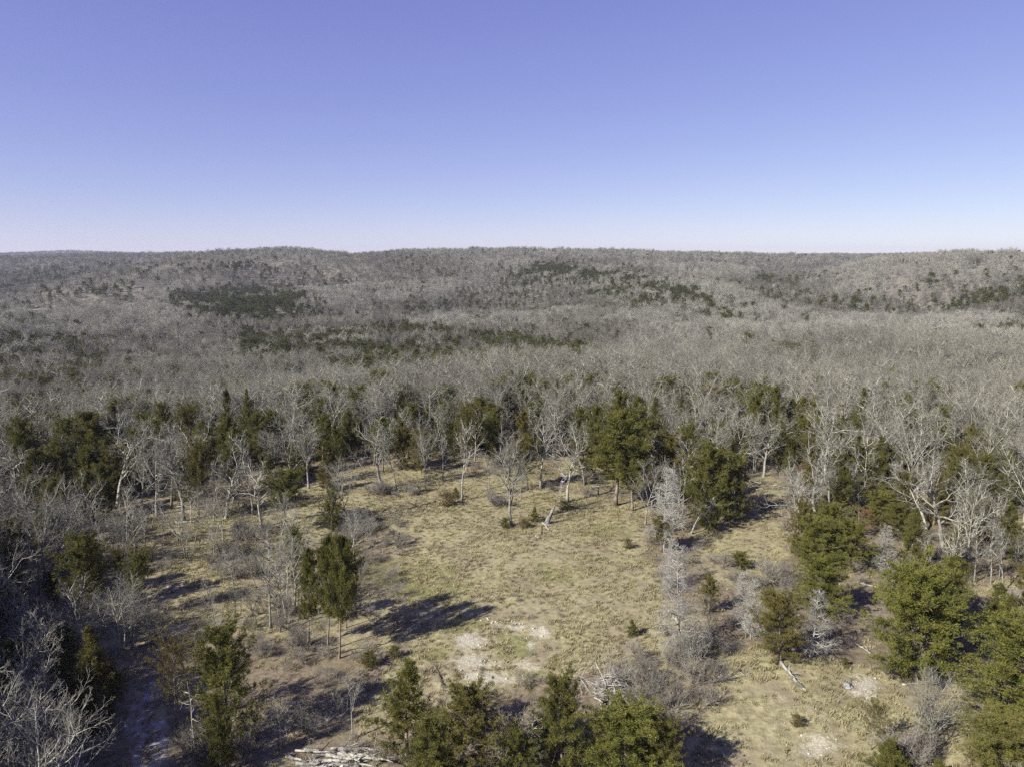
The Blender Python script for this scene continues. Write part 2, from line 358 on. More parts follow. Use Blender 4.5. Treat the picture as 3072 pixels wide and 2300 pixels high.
for i in range(2): proto_bare('hslim%d' % i, 'hslim', 80+i, M['bark'], M['twig']); proto_bare('hfan%d' % i, 'hfan', 84+i, M['bark'], M['twig']); proto_bare('hgnarly%d' % i, 'hgnarly', 88+i, M['bark'], M['twig'])
for i in range(3): proto_bare('slim%d' % i, 'slim', 10+i, M['bark'], M['twig'])
for i in range(3): proto_bare('fan%d' % i, 'fan', 20+i, M['bark'], M['twig'])
for i in range(4): proto_bare('gnarly%d' % i, 'gnarly', 30+i, M['bark'], M['twig'])
for i in range(2): proto_bare('white%d' % i, 'gnarly', 40+i, M['dead'], M['deadtwig'])
for i in range(2): proto_bare('dead%d' % i, 'dead', 50+i, M['dead'], M['deadtwig'])
for i in range(2): proto_bare('snag%d' % i, 'snag', 60+i, M['dead'], M['deadtwig'])
proto_bare('darksnag0', 'snag', 66, M['darkwood'], M['deadtwig'])
for i in range(2): proto_bare('bush%d' % i, 'bush', 70+i, M['brush'], M['brush'])

# ------------------------------------------------------------------ red cedars
class Sprays:
    def __init__(s): s.c = []; s.d = []; s.l = []; s.w = []
    def clump(s, r, c, rad, n, out, size):
        v = r.normal(size=(n, 3)); v /= np.linalg.norm(v, axis=1, keepdims=True); k = r.random((n, 1))**.45
        s.c.append(c + v*k*rad); d = v*.9 + out*.5 + np.array([0, 0, .35]) + r.normal(size=(n, 3))*.45
        s.d.append(d/np.linalg.norm(d, axis=1, keepdims=True)); s.l.append(size*r.uniform(.7, 1.4, n)); s.w.append(size*r.uniform(.24, .40, n))
    def arrays(s, r):
        c = np.concatenate(s.c); d = np.concatenate(s.d); l = np.concatenate(s.l)[:, None]; w = np.concatenate(s.w)[:, None]
        q_ = r.normal(size=c.shape); u = np.cross(d, q_); u /= np.linalg.norm(u, axis=1, keepdims=True)+1e-9
        V = np.stack([c-d*l*.4-u*w*.5, c-d*l*.35+u*w*.5, c+d*l*.6], 1).reshape(-1, 3)
        return V, np.arange(len(V)).reshape(-1, 3)
PROF = {
 'cone':  lambda u: (1-u)**.8*.30+.015,
 'broad': lambda u: .36*np.sqrt(np.clip(1-(np.clip(u-.30, -.30, 1)/.72)**2, 0, 1))*(1-.30*max(0, .3-u)/.3)+.01,
 'tall':  lambda u: .25*max(0, math.sin(math.pi*min(1, .12+.88*u)))**.75*(1.12-.35*u)+.01,
 'round': lambda u: .40*math.sqrt(max(0, 1-(2*u-.9)**2*.83))+.01,
}
def make_cedar(seed, kind, z0, H=9.0, branches=230, leaves=60, size=.165, rad=.37, gap=.34, lod=0):
    r = np.random.default_rng(seed); tr = Tubes(); sp = Sprays(); n = 9
    bend = r.normal(0, .05, (n+1, 2)).cumsum(0)*H/9; P = [np.array([bend[i, 0], bend[i, 1], -.2+(H*.96+.2)*i/n]) for i in range(n+1)]
    R = [max(.02, .15*(1-.9*i/n)) for i in range(n+1)]; R[0] = .2
    tr.add(P, R, 6 if lod == 0 else 4); ph = r.random(6)*6.28
    for b in range(branches):
        u = ((b+r.random())/branches)**.92; z = (z0+(1-z0)*u)*H; az = b*2.3999+r.normal(0, .35)
        lob = 1+.24*math.sin(2*az+ph[0]+u*6)+.26*math.sin(3*az+ph[1]-u*13)+.24*math.sin(5*az+ph[2]+u*23)
        if r.random() < gap: continue
        L = PROF[kind](u)*H*lob*r.uniform(.72, 1.12); k = z/H*n; a = min(int(k), n-1)
        p0 = P[a]+(P[a+1]-P[a])*(k-a); el = math.radians(r.uniform(8, 32)+34*u)
        d = np.array([math.cos(az)*math.cos(el), math.sin(az)*math.cos(el), math.sin(el)])
        pts = [p0, p0+d*L*.5+np.array([0, 0, -.04*L]), p0+d*L+np.array([0, 0, .05*L])]
        if b % (2 if lod == 0 else 5) == 0: tr.add(pts, [.03 if lod == 0 else .04, .018, .006], 3)
        m = max(1, int(round(L/(rad*.95)))); m = min(m, 5)
        for j in range(m):
            f = 1-.75*(j/max(1, m))*r.uniform(.8, 1.2); c = p0+(pts[2]-p0)*f+r.normal(0, .10, 3)
            sp.clump(r, c, rad*r.uniform(.45, 1.05)*(.75 if u > .85 else 1), int(leaves*r.uniform(.6, 1.3)), d, size)
    sp.clump(r, P[-1]+np.array([0, 0, .1]), .28, leaves, np.array([0, 0, 1.]), size)
    return tr, sp, r
def proto_cedar(key, kind, seed, z0, leafm, **kw):
    tr, sp, r = make_cedar(seed, kind, z0, **kw); V, F = sp.arrays(r)
    cm = mesh('crown', V, [F], False, [leafm]); tm = tr.build('trunk', [M['cedarbark']])
    h, w = extent(cm); PROTO[key] = dict(parts=[('trunk', tm), ('crown', cm)], h=h, w=w, bare=0)
for i in range(3): proto_cedar('broad%d' % i, 'broad', 100+i, .06, M['cedar'])
for i in range(2): proto_cedar('bright%d' % i, 'broad', 110+i, .05, M['cedarbright'], branches=290, gap=.30)
for i in range(2): proto_cedar('cone%d' % i, 'cone', 120+i, .04, M['cedar'], branches=200)
proto_cedar('sapling0', 'cone', 124, .10, M['cedar'], branches=90, leaves=14, size=.42, rad=.5, gap=.15)
proto_cedar('smallcone0', 'cone', 125, .02, M['cedar'], branches=110, leaves=16, size=.5, rad=.7, gap=.05)
proto_cedar('bronzebush0', 'round', 126, .0, M['cedarbrown'], branches=90, leaves=14, size=.55, rad=.8, gap=.1)
for i in range(3): proto_cedar('tall%d' % i, 'tall', 130+i, .30, M['cedar'], branches=200)
for i in range(2): proto_cedar('round%d' % i, 'round', 140+i, .42, M['cedar'], branches=190)
proto_cedar('bronze0', 'round', 145, .40, M['cedarbrown'], branches=120, leaves=30, gap=.2)
proto_cedar('oakleaf0', 'round', 150, .35, M['deadleaf'], branches=90, leaves=14, size=.3, gap=.25)

# ------------------------------------------------------------------ placing a tree as one thing
TREES = []; NCOUNT = {}
def place(key, name, label, cat, x, y, hgt, wid=None, lean=(0, 0), group=None, rot=None, z=None):
    pr = PROTO[key]; s = hgt/pr['h']; sx = s if wid is None else min(max(wid/pr['w'], (.74 if pr.get('bare', 1) else .5)*s), 1.9*s)
    e = bpy.data.objects.new(name, None); e.empty_display_size = .5; COL.objects.link(e)
    e.location = (x, y, gh(x, y) if z is None else z); e.scale = (sx, sx, s)
    e.rotation_euler = (lean[1], lean[0], rng.random()*6.283 if rot is None else rot)
    if abs(lean[0])+abs(lean[1]) > 1e-6:          # lean in world axes, spin about own axis first
        from mathutils import Euler, Matrix
        e.rotation_euler = (Euler((lean[1], lean[0], 0)).to_matrix() @ Matrix.Rotation(rng.random()*6.283, 3, 'Z')).to_euler()
    e['label'] = label; e['category'] = cat
    if group: e['group'] = group
    for pn, me in pr['parts']:
        c = bpy.data.objects.new(pn, me); COL.objects.link(c); c.parent = e
    return e
def spec(b, top, key, name, label, cat, w=None, group=None):
    """b, top: (tile, x, y) in the photo; w: crown width in tile pixels"""
    p = ground_at(tp(*b)); d = ray(tp(*top)); t = p[1]/d[1]
    h = CAM_H + d[2]*t - p[2]; dx = d[0]*t - p[0]; h = max(h, .5)
    lean = math.atan2(dx, h)*.75; depth = p[1]*math.cos(PITCH)+(CAM_H-p[2])*math.sin(PITCH)
    wid = None if w is None else w*.46293*depth/FPX
    TREES.append((p[0], p[1], max(1.6, .22*(wid or 3))))
    NCOUNT[cat] = NCOUNT.get(cat, 0)+1
    return place(key, name, label, cat, p[0], p[1], h, wid, (lean, 0), group)
B, K = 'bare_tree', 'cedar_tree'
SPECS = [
 # --- middle: back edge of the meadow
 ((2,265,690),(2,180,210),'gnarly0',B,'pale crooked bare oak rising from grey brush at the meadow edge','bare tree',210),
 ((2,360,700),(2,300,300),'slim0',B,'thin leaning bare tree in grey brush next to the pale crooked oak','bare tree',150),
 ((2,548,655),(2,560,260),'fan0',B,'small pale bare tree with white trunk forking low at the wood edge','bare tree',180),
 ((2,658,635),(2,670,330),'slim1',B,'slender grey bare tree close against dark cedars beside the white-trunked tree','bare tree',130),
 ((2,783,755),(2,760,215),'slim2',B,'tall straight bare tree rising behind the reddish brown bush','bare tree',200),
 ((2,1103,920),(2,1050,330),'fan1',B,'bare tree with wide fan of branches standing alone in the meadow','bare tree',340),
 ((2,1165,745),(2,1120,470),'slim0',B,'thin dark bare tree just behind the lone fan-shaped tree','bare tree',150),
 ((2,1290,685),(2,1270,200),'slim1',B,'tall bare tree with pale lower trunk behind the ladder stand','bare tree',230),
 ((2,1462,768),(2,1430,225),'gnarly1',B,'large gnarled bare oak carrying the ladder stand','bare tree',290),
 ((2,1575,660),(2,1530,250),'slim2',B,'crooked bare tree in the brush between the ladder stand oak and the tall cedar','bare tree',150),
 ((2,960,680),(2,960,430),'slim0',B,'short dark bare tree at the wood edge left of nothing but brush','bare tree',110),
 ((2,820,570),(2,815,105),'round0',K,'tall cedar with dark rounded top above the bare wood edge','cedar',150),
 ((2,410,560),(2,410,275),'broad0',K,'olive cedar behind the pale crooked oak','cedar',160),
 ((2,520,580),(2,515,280),'broad1',K,'olive cedar behind the white-trunked forked tree','cedar',150),
 ((2,270,570),(2,260,215),'tall0',K,'cedar rising above the crown of the pale crooked oak','cedar',160),
 ((2,1210,690),(2,1180,330),'tall1',K,'dark cedar with bare lower trunk behind the fan-shaped tree','cedar',170),
 ((2,1780,790),(2,1790,165),'tall2',K,'tall olive cedar with clear pale trunk at the meadow edge','cedar',370),
 ((2,1890,825),(2,1880,330),'tall0',K,'cedar with thin leaning trunk beside the tall olive cedar','cedar',230),
 ((2,1810,610),(2,1800,45),'broad2',K,'highest cedar, its top showing over the tall olive cedar','cedar',230),
 ((2,1640,540),(2,1640,120),'round1',K,'round-topped cedar in the woods behind the ladder stand oak','cedar',140),
 ((2,1960,620),(2,1965,225),'broad0',K,'dense dark cedar behind the thin-trunked leaning cedar','cedar',240),
 ((2,2150,740),(2,2140,290),'broad1',K,'wide dark cedar behind the grey dead cedar','cedar',320),
 ((2,1575,640),(2,1600,380),'tall1',K,'small cedar in the brush beside the tall olive cedar','cedar',130),
 ((2,2040,570),(2,2020,90),'cone0',K,'pointed cedar standing behind the wide dark cedar','cedar',160),
 ((2,1940,530),(2,1930,80),'tall2',K,'slim cedar behind the dense dark cedar','cedar',140),
 ((2,1252,900),(2,1252,800),'smallcone0','cedar_sapling','small conical green cedar beside the split stump','cedar sapling',80),
 ((2,2075,1085),(2,2070,850),'tall0',K,'young green cedar growing through the base of the grey dead cedar','cedar',160),
 ((2,2090,1090),(2,2080,540),'dead0','dead_cedar','grey dead cedar with dense fine branches at the meadow edge','dead tree',260),
 ((2,2150,960),(2,2170,560),'dead1','dead_cedar','second grey dead cedar leaning against the wide dark cedar','dead tree',200),
 ((5,2190,700),(2,2180,1000),'dead1','dead_cedar','tall grey dead cedar with long side branches beside the brush pile','dead tree',260),
 ((5,2130,250),(2,2160,1010),'dead0','dead_cedar','small grey dead cedar between the taller dead ones','dead tree',180),
 # --- left side
 ((1,1297,870),(1,1290,305),'round0',K,'cedar on a long straight bare trunk beyond the cut stump','cedar',175),
 ((1,1850,960),(1,1850,535),'round1',K,'cedar with wide dome-shaped dark crown near the gnarled forked oak','cedar',270),
 ((4,870,450),(1,950,1010),'round0',K,'dark drooping cedar on a leaning trunk next to the cut stump','cedar',185),
 ((4,560,420),(1,530,955),'broad2',K,'dark green cedar behind white gnarled dead branches','cedar',340),
 ((1,160,760),(1,150,215),'broad0',K,'large dark cedar in the shaded stand at the far left wood edge','cedar',240),
 ((1,420,660),(1,430,185),'broad1',K,'dark cedar with blunt top in the shaded cedar stand','cedar',190),
 ((1,610,680),(1,600,175),'tall2',K,'broad dark cedar crowding the middle of the shaded cedar stand','cedar',250),
 ((1,740,640),(1,740,125),'cone1',K,'dark cone-topped cedar at the back of the shaded cedar stand','cedar',180),
 ((1,880,700),(1,880,290),'broad2',K,'dark cedar above the thick-trunked crooked oak','cedar',220),
 ((1,230,820),(1,230,420),'tall0',K,'olive cedar in front of the shaded cedar stand','cedar',190),
 ((1,560,780),(1,580,400),'broad0',K,'olive-brown cedar in front of the shaded cedar stand beside bare limbs','cedar',210),
 ((1,720,760),(1,730,385),'broad1',K,'brownish cedar at the open edge of the shaded cedar stand','cedar',200),
 ((1,690,860),(1,690,610),'broad2',K,'low dark cedar under the bare trees of the open grove','cedar',160),
 ((1,1180,760),(1,1200,565),'cone0',K,'short bluish cedar between two leaning trunks','cedar',150),
 ((1,1050,540),(1,1050,115),'broad0',K,'round-headed cedar above the grove','cedar',150),
 ((1,1210,580),(1,1200,115),'broad1',K,'wide-headed cedar above the long-trunked cedar','cedar',170),
 ((1,1480,500),(1,1480,35),'cone1',K,'spire-shaped cedar high behind the grove','cedar',120),
 ((1,1610,500),(1,1610,40),'cone0',K,'second spire-shaped cedar high behind the grove','cedar',120),
 ((1,1480,640),(1,1470,210),'tall1',K,'olive cedar behind the pale oak with withered leaves','cedar',150),
 ((1,2120,700),(1,2130,470),'cone1',K,'young cedar among pale bare poles behind the dome-shaped cedar','cedar',150),
 ((1,2150,960),(1,2150,690),'broad2',K,'small olive cedar beside the dark brush thicket','cedar',150),
 ((1,115,880),(1,50,370),'gnarly2',B,'crooked dark-trunked bare oak leaning toward the shaded cedar stand','bare tree',240),
 ((1,1020,850),(1,960,390),'gnarly3',B,'thick-trunked crooked bare oak in the open grove','bare tree',280),
 ((1,1190,890),(1,1090,340),'gnarly0',B,'leaning bare oak with twisted top in the open grove','bare tree',210),
 ((1,1465,870),(1,1470,370),'gnarly1',B,'pale twisted bare oak above a clump of withered leaves','bare tree',210),
 ((1,1440,860),(1,1430,685),'oakleaf0','leafy_oak_sapling','small oak still holding rust brown withered leaves','oak sapling',150),
 ((1,1548,840),(1,1540,500),'slim1',B,'straight dark pole tree in the open grove','bare tree',110),
 ((1,1640,850),(1,1630,300),'slim2',B,'dark slender bare tree between the pale twisted oak and the dome-shaped cedar','bare tree',160),
 ((1,1690,930),(1,1690,480),'gnarly2',B,'bare tree with bent white lower trunk near the dome-shaped cedar','bare tree',160),
 ((1,1815,1075),(1,1790,680),'white0',B,'bleached bare tree with white branches beside the dome-shaped cedar','bare tree',210),
 ((1,1925,1165),(1,1930,750),'gnarly3',B,'gnarled forked oak with level twisting limbs','bare tree',300),
 ((1,1160,1020),(1,1000,690),'slim0',B,'thin dark tree leaning hard over the open ground','bare tree',70),
 ((1,1060,1050),(1,1070,840),'slim1',B,'thin broken sapling beside the hard-leaning tree','bare tree',70),
 ((1,290,1300),(1,250,590),'fan2',B,'tall pale bare tree forking into white limbs above the shaded woods','bare tree',330),
 ((1,330,1250),(1,480,690),'slim2',B,'bare tree slanting away from the tall pale forked tree','bare tree',200),
 ((1,610,970),(1,580,555),'gnarly1',B,'dark twisted bare oak at the near edge of the grove','bare tree',230),
 ((1,690,960),(1,780,780),'slim0',B,'bent bare sapling leaning out from the dark twisted oak','bare tree',90),
 ((1,2000,680),(1,1950,240),'fan0',B,'bare tree with tall pale upswept limbs behind the dome-shaped cedar','bare tree',250),
 ((1,1830,600),(1,1740,280),'fan1',B,'bare tree with upswept limbs next to the taller upswept one','bare tree',210),
 ((4,520,230),(1,560,1000),'white1','dead_oak','white gnarled dead oak with twisted bare limbs over a dark cedar','dead tree',330),
 ((4,1525,430),(4,1520,140),'darksnag0','dead_snag','blackened broken snag standing near the cut stump','snag',90),
 ((4,1560,420),(4,1565,270),'darksnag0','dead_snag','short blackened stub beside the taller broken snag','snag',40),
 ((4,2005,620),(1,2010,1060),'tall0',K,'slim cedar with grey trunk at the side of the cedar clump','cedar',130),
 ((4,2125,650),(1,2140,975),'tall1',K,'tallest cedar of the clump beside the meadow','cedar',150),
 ((4,2200,700),(2,40,975),'tall2',K,'leaning dark-trunked cedar of the clump beside the meadow','cedar',150),
 ((5,30,500),(2,70,1030),'round1',K,'cedar of the clump casting its crown over the meadow shade','cedar',170),
 ((5,20,420),(5,30,170),'broad1',K,'low bushy cedar at the foot of the cedar clump','cedar',190),
 ((4,1500,1250),(4,1440,470),'broad0',K,'big dark green cedar beside the gravel track','cedar',500),
 ((4,1150,1150),(4,1140,505),'bronze0',K,'thin bronze-green cedar overhanging the gravel track','cedar',330),
 ((4,1265,1310),(4,1180,830),'snag0','dead_snag','bare dead trunk with pale stub limbs in front of the big dark cedar','snag',190),
 ((4,1290,740),(4,1265,520),'snag1','dead_snag','pale broken pole sticking out between the two track-side cedars','snag',50),
 ((4,700,980),(4,700,720),'broad2',K,'low shaded cedar across the track from the bronze cedar','cedar',220),
 ((4,580,1220),(4,590,890),'broad1',K,'dark shaded cedar beside the pale bare tree near the track','cedar',240),
 ((4,40,1020),(4,40,730),'broad0',K,'dark cedar half hidden in the shaded woods','cedar',180),
 ((4,210,1340),(4,300,640),'fan1',B,'pale bare tree with broad upswept crown in the shaded woods','bare tree',430),
 ((4,60,1360),(4,40,930),'fan2',B,'small grey bare tree beside the pale upswept one','bare tree',230),
 ((4,180,590),(4,170,290),'slim1',B,'thin dark pole on a sunlit strip of leaf litter','bare tree',90),
 ((4,360,500),(4,210,395),'slim0',B,'dead-looking pole leaning low across the sunlit strip','bare tree',40),
 ((4,470,700),(4,450,440),'slim2',B,'thin shaded bare tree behind the white dead oak','bare tree',130),
 ((4,590,740),(4,570,470),'slim0',B,'twiggy shaded sapling under the dark green cedar','bare tree',130),
 ((4,850,640),(4,860,420),'slim1',B,'dark thin trunk in the shade behind the track','bare tree',100),
 ((4,700,1210),(4,640,930),'slim2',B,'slanting shaded sapling near the end of the track','bare tree',120),
 # --- right side
 ((3,150,945),(3,190,380),'broad2',K,'large dark green cedar throwing a black shadow behind the dead cedars','cedar',350),
 ((3,330,890),(3,345,440),'broad0',K,'dark green cedar joined to the large shadow-casting cedar','cedar',240),
 ((3,30,720),(3,30,230),'broad1',K,'cedar at the back of the large shadow-casting pair','cedar',160),
 ((3,820,520),(3,820,185),'bright0',K,'yellow-green cedar beside the thick white trunk','cedar',230),
 ((3,900,560),(3,890,365),'bright1',K,'lower yellow-green cedar in the scrub','cedar',180),
 ((3,1040,580),(3,1040,385),'broad2',K,'small cedar among pale poles','cedar',120),
 ((3,1155,430),(3,1160,30),'cone0',K,'cedar with pointed green top above the pale woods','cedar',140),
 ((3,610,440),(3,610,15),'cone1',K,'pointed cedar behind the thick white trunk','cedar',120),
 ((3,460,430),(3,460,45),'broad1',K,'rounded cedar behind the dark crooked oak','cedar',150),
 ((3,250,520),(3,250,200),'bright0',K,'yellow-green cedar behind the large shadow-casting pair','cedar',170),
 ((3,1155,790),(3,1155,595),'broad0',K,'compact dark cedar on the scrubby slope','cedar',160),
 ((3,1340,840),(3,1345,630),'broad1',K,'cedar behind the compact dark one on the scrubby slope','cedar',180),
 ((3,1280,930),(3,1290,690),'bright1',K,'wide yellow-green cedar beside the dead white fork','cedar',220),
 ((3,960,1020),(3,960,750),'bright0',K,'yellow-green cedar next to the bleached dead tree','cedar',250),
 ((3,860,1190),(3,870,850),'bright1',K,'spreading yellow-green cedar at the front of the scrubby slope','cedar',270),
 ((3,1100,1190),(3,1080,850),'bright0',K,'widest yellow-green cedar of the scrubby slope','cedar',310),
 ((3,1390,1010),(3,1390,770),'broad2',K,'dark cedar at the foot of the pale oaks','cedar',200),
 ((3,1690,500),(3,1690,245),'bright1',K,'bright cedar deep in the pale woods','cedar',140),
 ((3,1560,540),(3,1560,300),'bright0',K,'cedar under the broad pale crown','cedar',170),
 ((3,1990,560),(3,1990,295),'bright1',K,'cedar beside tall pale limbs on the far slope','cedar',150),
 ((3,668,500),(3,650,180),'gnarly2',B,'thick white-trunked bare oak at the edge of the scrub','bare tree',280),
 ((3,525,600),(3,500,160),'gnarly3',B,'dark crooked bare oak beside the thick white trunk','bare tree',250),
 ((3,460,600),(3,440,380),'slim0',B,'thin forked bare tree beside the dark crooked oak','bare tree',150),
 ((3,755,1025),(3,745,585),'white0','dead_oak','bleached dead tree with drooping white branches','dead tree',240),
 ((3,830,760),(3,870,555),'snag1','dead_snag','tall white leaning pole behind the bleached dead tree','snag',50),
 ((3,1340,580),(3,1350,85),'fan0',B,'pale bare tree with the broadest white crown in the pale woods','bare tree',400),
 ((3,1150,570),(3,1150,250),'fan2',B,'pale bare tree with dense upright limbs beside the broadest crown','bare tree',220),
 ((3,1220,580),(3,1225,425),'slim1',B,'small pale forked tree below the broadest crown','bare tree',130),
 ((3,1325,1255),(3,1310,900),'dead1','dead_cedar','small dead tree with fishbone branches in front of the yellow-green cedars','dead tree',180),
 ((3,1180,830),(3,1290,690),'white1','dead_oak','dead white fork lying against the scrub cedars','dead tree',200),
 ((3,1580,1145),(3,1500,890),'gnarly0',B,'pale bare tree with low twisting white limbs','bare tree',250),
 ((3,1690,1060),(3,1600,395),'gnarly1',B,'tall pale crooked bare oak on the slope','bare tree',260),
 ((3,1725,1320),(3,1720,790),'slim2',B,'double pale trunk rising from rusty leaf litter','bare tree',210),
 ((3,1850,1180),(3,1880,590),'fan1',B,'tall pale tree with upswept crown on the slope','bare tree',240),
 ((3,1980,880),(3,1890,640),'gnarly2',B,'crooked white bare tree leaning downhill','bare tree',240),
 ((3,1790,600),(3,1850,365),'fan2',B,'bare tree with broom-like pale crown','bare tree',300),
 ((3,2160,820),(3,2180,540),'gnarly3',B,'bare oak with long low white limbs reaching sideways','bare tree',300),
 ((3,1970,320),(3,1960,-20),'fan0',B,'large pale tree crown high on the right slope','bare tree',330),
 ((6,1625,225),(3,1610,980),'slim0',B,'slanting pale trunk directly behind the big spreading cedar','bare tree',110),
 ((6,1755,265),(3,1760,960),'slim1',B,'pale trunk nearest the spreading cedar on the rusty slope','bare tree',110),
 ((6,1890,212),(3,1900,900),'slim2',B,'straight white pole on the sunny rusty slope','bare tree',120),
 ((6,1995,212),(3,2040,900),'slim0',B,'leaning white pole on the sunny rusty slope','bare tree',150),
 ((6,2050,195),(3,2070,960),'slim1',B,'slim pole close beside the leaning white one','bare tree',110),
 ((6,2070,275),(3,2110,930),'slim2',B,'pole at the lower edge of the sunny rusty slope','bare tree',130),
 ((6,1955,372),(6,1978,250),'snag0','dead_snag','broken white stub standing alone on dry grass','snag',22),
 # --- lower right
 ((6,410,562),(6,400,140),'dead0','dead_cedar','pale grey dead tree with two stems of fine branches','dead tree',200),
 ((6,440,572),(6,450,170),'dead1','dead_cedar','slimmer stem crowded against the pale grey dead tree','dead tree',150),
 ((6,820,705),(6,880,265),'dead0','dead_cedar','fallen-looking dead cedar with bare curved ribs','dead tree',290),
 ((6,640,720),(6,600,250),'broad1',K,'dense cedar between two grey dead trees','cedar',320),
 ((6,900,430),(6,885,0),'bright0',K,'green cedar with drooping boughs above a deep shadow','cedar',360),
 ((6,170,400),(6,170,160),'broad2',K,'dark cedar beside the tall grey dead cedars','cedar',150),
 ((6,1560,840),(6,1490,55),'bright1',K,'big spreading bright green cedar standing alone on dry grass','cedar',580),
 ((6,2240,1160),(6,2250,370),'bright0',K,'large yellow-green cedar cut off by the picture edge','cedar',760),
 ((6,2080,1480),(6,2060,1050),'bright1',K,'low yellow-green cedar in front of the large edge cedar','cedar',600),
 ((6,1590,1200),(6,1605,950),'sapling0','cedar_sapling','thin young cedar casting a sharp shadow on dry grass','cedar sapling',180),
 ((6,1225,1295),(6,1285,950),'bronze0',K,'sickly bronze cedar on a leaning dark trunk','cedar',200),
 ((6,1350,1480),(6,1330,1215),'cone0',K,'young green cedar in front of the sickly bronze one','cedar',280),
 ((6,1650,1480),(6,1640,1335),'smallcone0','cedar_sapling','little cedar tip by the bleached fallen bush','cedar sapling',120),
 ((3,370,1200),(3,370,1085),'bright1',K,'low yellow-green cedar at the edge of the scrub meadow','cedar',190),
 ((3,560,1440),(3,570,1325),'bright0',K,'small yellow-green cedar at the side of the drooping cedar','cedar',150),
 ((5,420,1340),(5,460,730),'cone1',K,'tall grey-green cedar at the near side of the stony meadow','cedar',400),
 ((5,750,1500),(5,870,865),'broad2',K,'ragged olive cedar in front of the stony ground','cedar',540),
 ((5,1430,1480),(5,1430,795),'broad0',K,'double-topped olive cedar beside the brush pile','cedar',430),
 ((5,1840,1530),(5,1830,985),'bright1',K,'broad olive cedar in front of the brush pile','cedar',570),
 ((5,1140,1560),(5,1150,1130),'broad1',K,'dark olive cedar crowded between the ragged and double-topped ones','cedar',300),
 ((5,560,1580),(5,590,1080),'tall0',K,'olive cedar squeezed between the grey-green and ragged cedars','cedar',280),
 ((5,2080,1560),(5,2090,1080),'broad2',K,'dark cedar at the shady end of the grey thicket','cedar',300),
 ((5,1888,550),(5,1878,442),'smallcone0','cedar_sapling','small lone cedar on the open dry meadow','cedar sapling',85),
 ((5,2112,560),(5,2112,482),'smallcone0','cedar_sapling','tiny cedar at the foot of the dead branches','cedar sapling',60),
 ((5,1070,1460),(5,1080,990),'bush0','bare_shrub','pinkish brown bare shrub between two olive cedars','bare shrub',260),
]
for b, t, key, nm, lab, cat, w in SPECS:
    lab = lab.replace(' left of nothing but brush', ' amid low brush').replace(' at the far left wood edge', '').replace(' high on the right slope', ' highest on the slope').replace(' cut off by the picture edge', ' beyond the thin young cedar').replace('large edge cedar', 'large yellow-green one')
    if key[:-1] in ('slim', 'fan', 'gnarly'): key = 'h%s%d' % (key[:-1], int(key[-1]) % 2)
    spec(b, t, key, nm, lab, cat, w*1.12 if nm == K else w)

for (t, x0, x1, y0, y1, n, lab) in [(5,1900,2210,850,1330,9,'spindly pale bare sapling in the grey thicket by the brush pile'), (6,0,220,520,900,6,'spindly grey sapling in the brown thicket below the dead cedars'), (4,1680,2000,1180,1390,5,'spindly sapling behind the bleached logs'), (1,760,1750,880,1150,16,'thin bare pole tree scattered over the open grove'), (4,1300,1950,60,620,12,'thin twiggy sapling between the blackened snag and the cedar clump'), (4,760,960,480,760,5,'thin shaded sapling at the head of the track'), (2,60,360,900,1150,6,'thin grey sapling rising from the dark brush thicket'), (6,1450,1640,1230,1400,4,'bleached spindly dead sapling by the thin young cedar'), (3,1440,2180,1120,1330,12,'spindly pale sapling on the rusty leaf litter slope')]:
    for i in range(n):
        p = ground_at(tp(t, random.uniform(x0, x1), random.uniform(y0, y1))); NCOUNT['bare tree'] = NCOUNT.get('bare tree', 0)+1
        place(random.choice(['fan0', 'fan1', 'fan2', 'slim1', 'slim2']), 'bare_sapling', lab, 'bare sapling', p[0], p[1], random.uniform(2, 4.6)*(1.6 if 'thin' in lab else 1), None, (random.gauss(0, .12), random.gauss(0, .08)), group=lab)
# low bushes and brush thickets
BUSH = [((2,690,790),(2,690,700),'bronzebush0','reddish brown leafy bush at the foot of the tall straight bare tree',160),
 ((2,740,740),(2,740,670),'smallcone0','greenish bush behind the reddish brown one',70),
 ((2,1060,935),(2,1060,865),'bronzebush0','olive bush at the foot of the lone fan-shaped tree',90),
 ((2,1190,935),(2,1185,875),'bronzebush0','brown bush between the lone tree and the small conical cedar',120),
 ((2,1445,815),(2,1445,755),'bronzebush0','brown bush at the foot of the ladder stand',110),
 ((2,1860,1065),(2,1860,1000),'bronzebush0','lone low bush near the grey dead cedar',75),
 ((5,180,750),(5,180,645),'bronzebush0','reddish bush in the shade beside the meadow',150),
 ((5,345,695),(5,345,615),'bronzebush0','olive bush in the shade of the cedar clump',110),
 ((6,745,1135),(6,740,1060),'bronzebush0','low dark bush on stony dry grass',100),
 ((6,1460,850),(6,1460,770),'bronzebush0','rusty bush under the big spreading cedar',120),
 ((6,1045,750),(6,1045,690),'smallcone0','small green bush by the fallen ribs of the dead cedar',70)]
for b, t, key, lab, w in BUSH: spec(b, t, key, 'bush', lab, 'bush', w)
